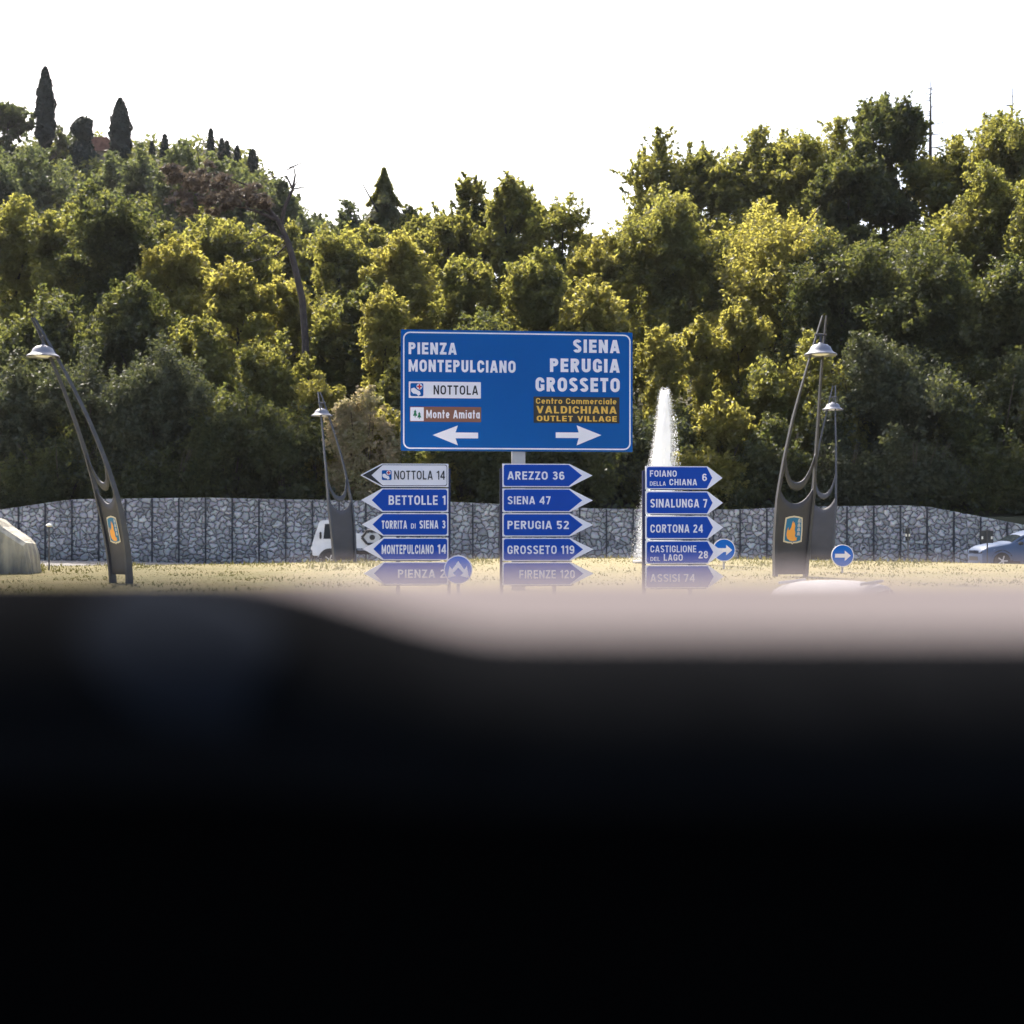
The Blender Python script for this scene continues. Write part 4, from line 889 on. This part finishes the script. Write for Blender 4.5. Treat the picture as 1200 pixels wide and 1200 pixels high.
# ------------------------------------------------------------------ vehicles
def wheel(root, x, y, r_, wdt, side):
    o = MB().lathe([(r_*.62, -wdt/2), (r_*.95, -wdt/2), (r_, -wdt*.35), (r_, wdt*.35), (r_*.95, wdt/2), (r_*.62, wdt/2)], 28, (x, y, r_), 'y').build('wheel', M['tyre'], root, smooth=True)
    b = MB(); yy = y+side*wdt*.5
    b.lathe([(0, yy+side*.005), (r_*.16, yy+side*.005), (r_*.18, yy-side*.02), (r_*.64, yy-side*.015), (r_*.64, yy-side*.06)], 24, (x, 0, r_), 'y')
    for k_ in range(5):
        a = k_*2*math.pi/5; b.box((x+math.cos(a)*r_*.36, yy-side*.005, r_+math.sin(a)*r_*.36), (r_*.5, .03, r_*.14), 0, Matrix.Rotation(-a, 3, 'Y'))
    b.build('rim', M['rim'], o)
def car(name, label, loc, rz, paint, rails=False):
    """hatchback, nose at local -X"""
    root = thing(name, label, 'car', loc, rz)
    Ls = [-2.12, -2.06, -1.85, -1.35, -.95, -.45, .0, .5, 1.0, 1.45, 1.8, 2.02, 2.1]
    top = [.62, .78, .90, 1.00, 1.04, 1.34, 1.49, 1.53, 1.52, 1.47, 1.36, 1.08, .75]
    belt = [.60, .72, .83, .93, .97, .98, 1.0, 1.02, 1.04, 1.06, 1.06, .98, .70]
    low = [.34, .24, .2, .2, .2, .2, .2, .2, .2, .2, .22, .28, .38]
    wb = [.55, .74, .84, .88, .89, .90, .90, .90, .90, .89, .86, .80, .72]
    wt = [.45, .62, .70, .74, .74, .66, .62, .61, .61, .60, .58, .60, .62]
    def wid(i_, z):
        zl, zm, zb_, zt = low[i_], low[i_]+.25, belt[i_], top[i_]
        return float(np.interp(z, [zl, zm, zm+.15, zb_, max(zt, zb_+.01)], [wb[i_]*.93, wb[i_], wb[i_], wb[i_]*.955, wt[i_]]))
    def widx(x, z):
        xs_ = Ls; i_ = max(0, min(len(Ls)-2, int(np.searchsorted(xs_, x))-1)); f_ = (x-xs_[i_])/(xs_[i_+1]-xs_[i_]); return wid(i_, z)*(1-f_)+wid(i_+1, z)*f_
    rows = []
    for i_ in range(len(Ls)):
        half = []
        for z in (low[i_], low[i_]+.12, low[i_]+.25, low[i_]+.4, belt[i_], belt[i_]+(top[i_]-belt[i_])*.5, top[i_]-.02): half.append((wid(i_, z), z))
        half.append((wt[i_]*.8, top[i_]+.015)); half.append((wt[i_]*.4, top[i_]+.035)); 
        pts = [(Ls[i_], -a, z) for a, z in half]+[(Ls[i_], 0, top[i_]+.04)]+[(Ls[i_], a, z) for a, z in half[::-1]]
        rows.append(pts)
    b = MB(); b.grid(rows); bb = b.bm; bb.verts.ensure_lookup_table(); n_ = len(rows[0])
    bb.faces.new([bb.verts[j] for j in range(n_)]); bb.faces.new([bb.verts[(len(rows)-1)*n_+j] for j in range(n_)])
    for i_ in range(len(rows)-1):
        bb.faces.new((bb.verts[i_*n_], bb.verts[(i_+1)*n_], bb.verts[(i_+1)*n_+n_-1], bb.verts[i_*n_+n_-1]))
    body = b.build('body', paint, root, smooth=True)
    for s in (-1, 1):
        def surf(pts, off=.006): return [(x, s*(widx(x, z)+off), z) for x, z in pts]
        for nm, pts in (('window', [(-.86, 1.0), (.10, 1.03), (.10, 1.42), (-.05, 1.42), (-.42, 1.28)]), ('window', [(.16, 1.035), (1.0, 1.06), (1.0, 1.42), (.16, 1.43)]), ('window', [(1.06, 1.07), (1.62, 1.10), (1.42, 1.36), (1.06, 1.41)])):
            MB().poly(surf(pts)).build(nm, M['glass'], root)
        for xw in (-1.32, 1.30):
            arc = [(xw+.44*math.cos(a), .34+.43*math.sin(a)) for a in np.linspace(-.25, math.pi+.25, 16)]
            MB().poly(surf(arc, .004)).build('wheel_arch', M['blackpl'], root)
            wheel(root, xw, s*.80, .335, .22, s)
        MB().poly(surf([(-1.0, .32), (1.0, .32), (1.0, .22), (-1.0, .22)], .006)).build('sill', M['blackpl'], root)
        MB().poly(surf([(-1.98, .80), (-1.5, .90), (-1.62, .77), (-1.94, .70)], .008)).build('headlight', M['glassw'], root)
        MB().box((-.62, s*1.0, 1.02), (.16, .2, .13), .03).build('mirror', M['blackpl'], root)
        dr = MB()
        for xx in (-.78, .13, 1.02): dr.poly(surf([(xx, .36), (xx+.015, .36), (xx+.015, .99), (xx, .99)], .007))
        dr.build('door_seam', M['blackpl'], root)
        MB().box((-.02, s*(.905), .90), (.2, .03, .035), .01).build('handle', paint, root)
        MB().box((.70, s*.55, 1.548), (1.4, .03, .04), .01).build('roof_rail', M['blackpl'] if not rails else M['carwhite'], root)
    def pane(i0, f0, f1, nx_, nz_, nm):
        rr = []
        for f_ in (f0, (f0+f1)/2, f1):
            rr.append([tuple(rows[i0][q][c_]*(1-f_)+rows[i0+1][q][c_]*f_+(nx_ if c_ == 0 else nz_ if c_ == 2 else 0) for c_ in range(3)) for q in range(6, n_-6)])
        MB().grid(rr).build(nm, M['glass'], root, smooth=True)
    pane(4, .12, .92, -.007, .009, 'windscreen'); pane(10, .12, .85, .009, .006, 'rear_window')
    MB().box((-2.1, 0, .42), (.06, .9, .2), .02).build('grille', M['blackpl'], root)
    return root
dc = 57.6
car('parked_car', 'blue grey hatchback at the right edge in front of the stone wall', (X(1140, dc)+2.1, dc, gz(20, dc)+.02), R(4), M['carblue'])
car('passing_car', 'white car whose roof shows above the foreground right of the tall lamp', (X(968, 20.6)+.25, 20.6, Z(678, 20.6)-1.57), R(180+64), M['carwhite'], True)
# truck
dt = 59.0; tx = X(368, dt)
tr = thing('flatbed_truck', 'white cab-over flatbed truck parked behind the smaller left lamp', 'truck', (tx, dt, gz(tx, dt)+.02), R(2))
MB().prism([(.02, .50), (.0, .95), (.05, 1.12), (.30, 1.88), (.42, 1.93), (1.35, 1.93), (1.42, 1.86), (1.42, .50)], -.85, .85, .03).build('cab', M['truckwhite'], tr)
for s in (-1, 1):
    MB().poly([(.46, s*.853, 1.18), (1.02, s*.853, 1.18), (1.02, s*.853, 1.78), (.52, s*.853, 1.78)]).build('window', M['glass'], tr)
    MB().box((.36, s*1.0, 1.32), (.08, .14, .28), .02).build('mirror', M['blackpl'], tr)
    for xw in (.72, 3.9): wheel(tr, xw, s*.78, .34, .22, s)
    MB().poly([(.72+.46*math.cos(a), s*.855, .36+.44*math.sin(a)) for a in np.linspace(.1, math.pi-.1, 14)]).build('wheel_arch', M['blackpl'], tr)
    MB().box((.96, s*.86, 1.06), (.14, .03, .04)).build('handle', M['blackpl'], tr)
MB().poly([(.062, -.74, 1.17), (.062, .74, 1.17), (.272, .70, 1.82), (.272, -.70, 1.82)]).build('windscreen', M['glass'], tr)
MB().box((.0, 0, .50), (.14, 1.6, .22), .03).build('bumper', M['blackpl'], tr)
for s in (-1, 1): MB().box((-.015, s*.62, .80), (.08, .26, .16), .03).build('headlight', M['glassw'], tr)
MB().box((3.3, 0, .62), (4.6, .8, .14)).build('chassis', M['blackpl'], tr)
MB().box((3.55, 0, .92), (4.0, 1.75, .10), .01).build('flatbed', M['truckwhite'], tr)
MB().box((2.55, -.86, 1.10), (2.0, .05, .60), .01).build('side_board', M['truckwhite'], tr)
MB().box((4.6, -.86, 1.05), (1.7, .05, .16), .01).build('side_board', M['truckwhite'], tr)
MB().box((1.62, -.80, .86), (.30, .08, .34), .03).build('tool_box', M['truckwhite'], tr)
MB().box((1.44, -.82, .62), (.07, .04, .07)).build('side_lamp', M['redlamp'], tr)
hx = [( .46*math.cos(a), .36*math.sin(a)) for a in np.linspace(0, 2*math.pi, 7)[:-1]]
fx_ = MB()
for i_ in range(6):
    a, c = hx[i_], hx[(i_+1) % 6]; fx_.tube([(2.42+a[0]*.9, -.94, 1.24+a[1]*.85), (2.42+c[0]*.9, -.94, 1.24+c[1]*.85)], .05, 8)
fx_.lathe([(0, -.05), (.11, -.05), (.11, .05), (0, .05)], 16, (2.42, -.93, 1.24), 'y'); fx_.build('cable_reel', M['blackpl'], tr)

# ------------------------------------------------------------------ small roadside things
ds = 46.0; bx = X(38, 41.6)-.95
sb = MB(); rows = []
prof = [(-2.2, 1.6), (-.5, 2.05), (-.1, 2.0), (.10, 1.78), (.62, 1.40), (.80, 1.28), (.86, 1.0), (.93, .4), (.96, -.4)]
def blk(y, k_): return [(x*k_+math.sin(i*2.1+y)*.03, y, z*k_+math.sin(i*1.7+y*2)*.03) for i, (x, z) in enumerate(prof)]
for y, k_ in ((-.55, .93), (-.42, 1), (.45, 1), (.6, .92)): rows.append(blk(y, k_))
b = MB(); b.grid(rows); bb = b.bm; bb.verts.ensure_lookup_table(); n_ = len(prof)
bb.faces.new([bb.verts[i] for i in range(n_)]); bb.faces.new([bb.verts[3*n_+i] for i in range(n_)])
for i_ in range(3): bb.faces.new((bb.verts[i_*n_], bb.verts[(i_+1)*n_], bb.verts[(i_+1)*n_+n_-1], bb.verts[i_*n_+n_-1]))
so_ = b.build('stone_block', M['concrete']); so_.location = (bx, ds-4, Z(690, ds-4)); so_.scale = (1.0, 1, 1.02)
tag(so_, 'large pale weathered stone block with streaks at the left edge of the island', 'stone block')
def marker(px, ytop, d, label, board):
    x = X(px, d); zb = float(island_h(x, d)) if d < 54 else gz(x, d)
    root = thing('marker_post', label, 'post', (x, d, zb-.05), 0); h = Z(ytop, d)-zb+.05
    MB().tube([(0, 0, -.3), (0, 0, h)], .024, 10).build('pole', M['lampsteel'], root)
    if board == 'cap': MB().lathe([(0, .07), (.09, .04), (.10, .0), (.05, -.03), (0, -.03)], 16, (0, 0, h)).build('cap', M['glassw'], root, smooth=True)
    else:
        MB().box((0, .05, h-.25), (.46 if board == 'sign' else .16, .02, .44), .008).build('board', M['post'], root)
        for s in (-1, 1): MB().box((s*(.17 if board == 'sign' else .05), .03, h-.28), (.06, .02, .10), .004).build('reflector', M['glassw'], root)
    return root
marker(57.5, 616, 44, 'thin grey pole with pale cap between stone block and leaning lamp', 'cap')
marker(1157, 621, 52, 'back of a small dark sign with two pale spots in front of the blue car', 'sign')
marker(1064, 618, 52, 'slim marker post with two pale reflectors before the wall at right', 'slim')

# ------------------------------------------------------------------ vehicle dashboard in front of the lens
dsh = thing('dashboard', 'black out of focus vehicle dashboard with pale sunlit ledge filling the foreground', 'dashboard', (0, .5, EYE-.3))
def D(x, y, py): return (x, y-.5, .3-(py-HOR)/F*y)
xs_ = np.linspace(-.95, .95, 39)
rows = [[D(x, y, py) for x in xs_] for y, py in ((.90, 720), (.862, 678), (.84, 671), (.81, 676), (.77, 698), (.725, 722), (.68, 749))]
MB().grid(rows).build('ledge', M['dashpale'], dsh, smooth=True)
# rolled black fascia, rising into the instrument binnacle on the left
xs_ = np.linspace(-.95, .95, 96)
def lift(x): return 85*(1-float(ss(235, 610, CX+x/.68*F)))*float(ss(-420, -120, CX+x/.68*F))
y_, z_ = .682, .3-(745-HOR)/F*.682; prof = [(y_+.03, z_-.05, .6), (y_+.012, z_-.006, .9), (y_, z_, 1.0)]; RAD = .105; K_ = 16
for q in range(1, K_+1):
    a = R(4+86*q/K_); y_ -= RAD*math.pi/2/K_*math.cos(a); z_ -= RAD*math.pi/2/K_*math.sin(a); prof.append((y_, z_, (1-q/K_)**1.1))
prof += [(y_-.002, z_-.5, 0), (y_-.004, z_-1.2, 0), (y_+.2, z_-1.2, 0)]
def rows_of(p): return [[(x, y-.5, z+lift(x)/F*.68*w_*.93) for x in xs_] for y, z, w_ in p]
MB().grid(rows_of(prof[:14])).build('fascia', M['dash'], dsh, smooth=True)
MB().grid(rows_of(prof[13:])).build('fascia_lower_shade', M['dashshade'], dsh, smooth=True)  # lower face of the fascia, its shade painted as a deeper black
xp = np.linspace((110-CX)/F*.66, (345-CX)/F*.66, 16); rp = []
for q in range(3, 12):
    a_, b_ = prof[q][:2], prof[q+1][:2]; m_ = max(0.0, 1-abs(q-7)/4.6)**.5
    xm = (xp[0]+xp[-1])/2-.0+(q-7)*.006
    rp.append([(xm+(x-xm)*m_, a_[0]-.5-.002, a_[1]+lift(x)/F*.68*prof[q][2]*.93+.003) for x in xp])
MB().grid(rp).build('binnacle_sky_glow', M['skyglow'], dsh, smooth=True)  # patch on the binnacle painting the glow of reflected sky
MB().prism([(-.95, .80), (.95, .80), (.88, .90), (-.88, .90)], -1.5, .49).build('roof', M['dash'], dsh)  # unseen roof slab above the camera, added to keep sun off the fascia

# ------------------------------------------------------------------ air
hz = MB(); hz.box((0, 165, 34), (640, 540, 76)); hzo = hz.build('haze', M['ink']); hzo['kind'] = 'stuff'
hm = bpy.data.materials.new('haze_air'); hm.use_nodes = True; hn = hm.node_tree.nodes; hn.remove(hn['Principled BSDF'])
pv = hn.new('ShaderNodeVolumePrincipled'); pv.inputs['Color'].default_value = (.92, .93, 1.0, 1); pv.inputs['Density'].default_value = HAZE; pv.inputs['Anisotropy'].default_value = .3
hm.node_tree.links.new(pv.outputs[0], hn['Material Output'].inputs['Volume']); hzo.data.materials.clear(); hzo.data.materials.append(hm)
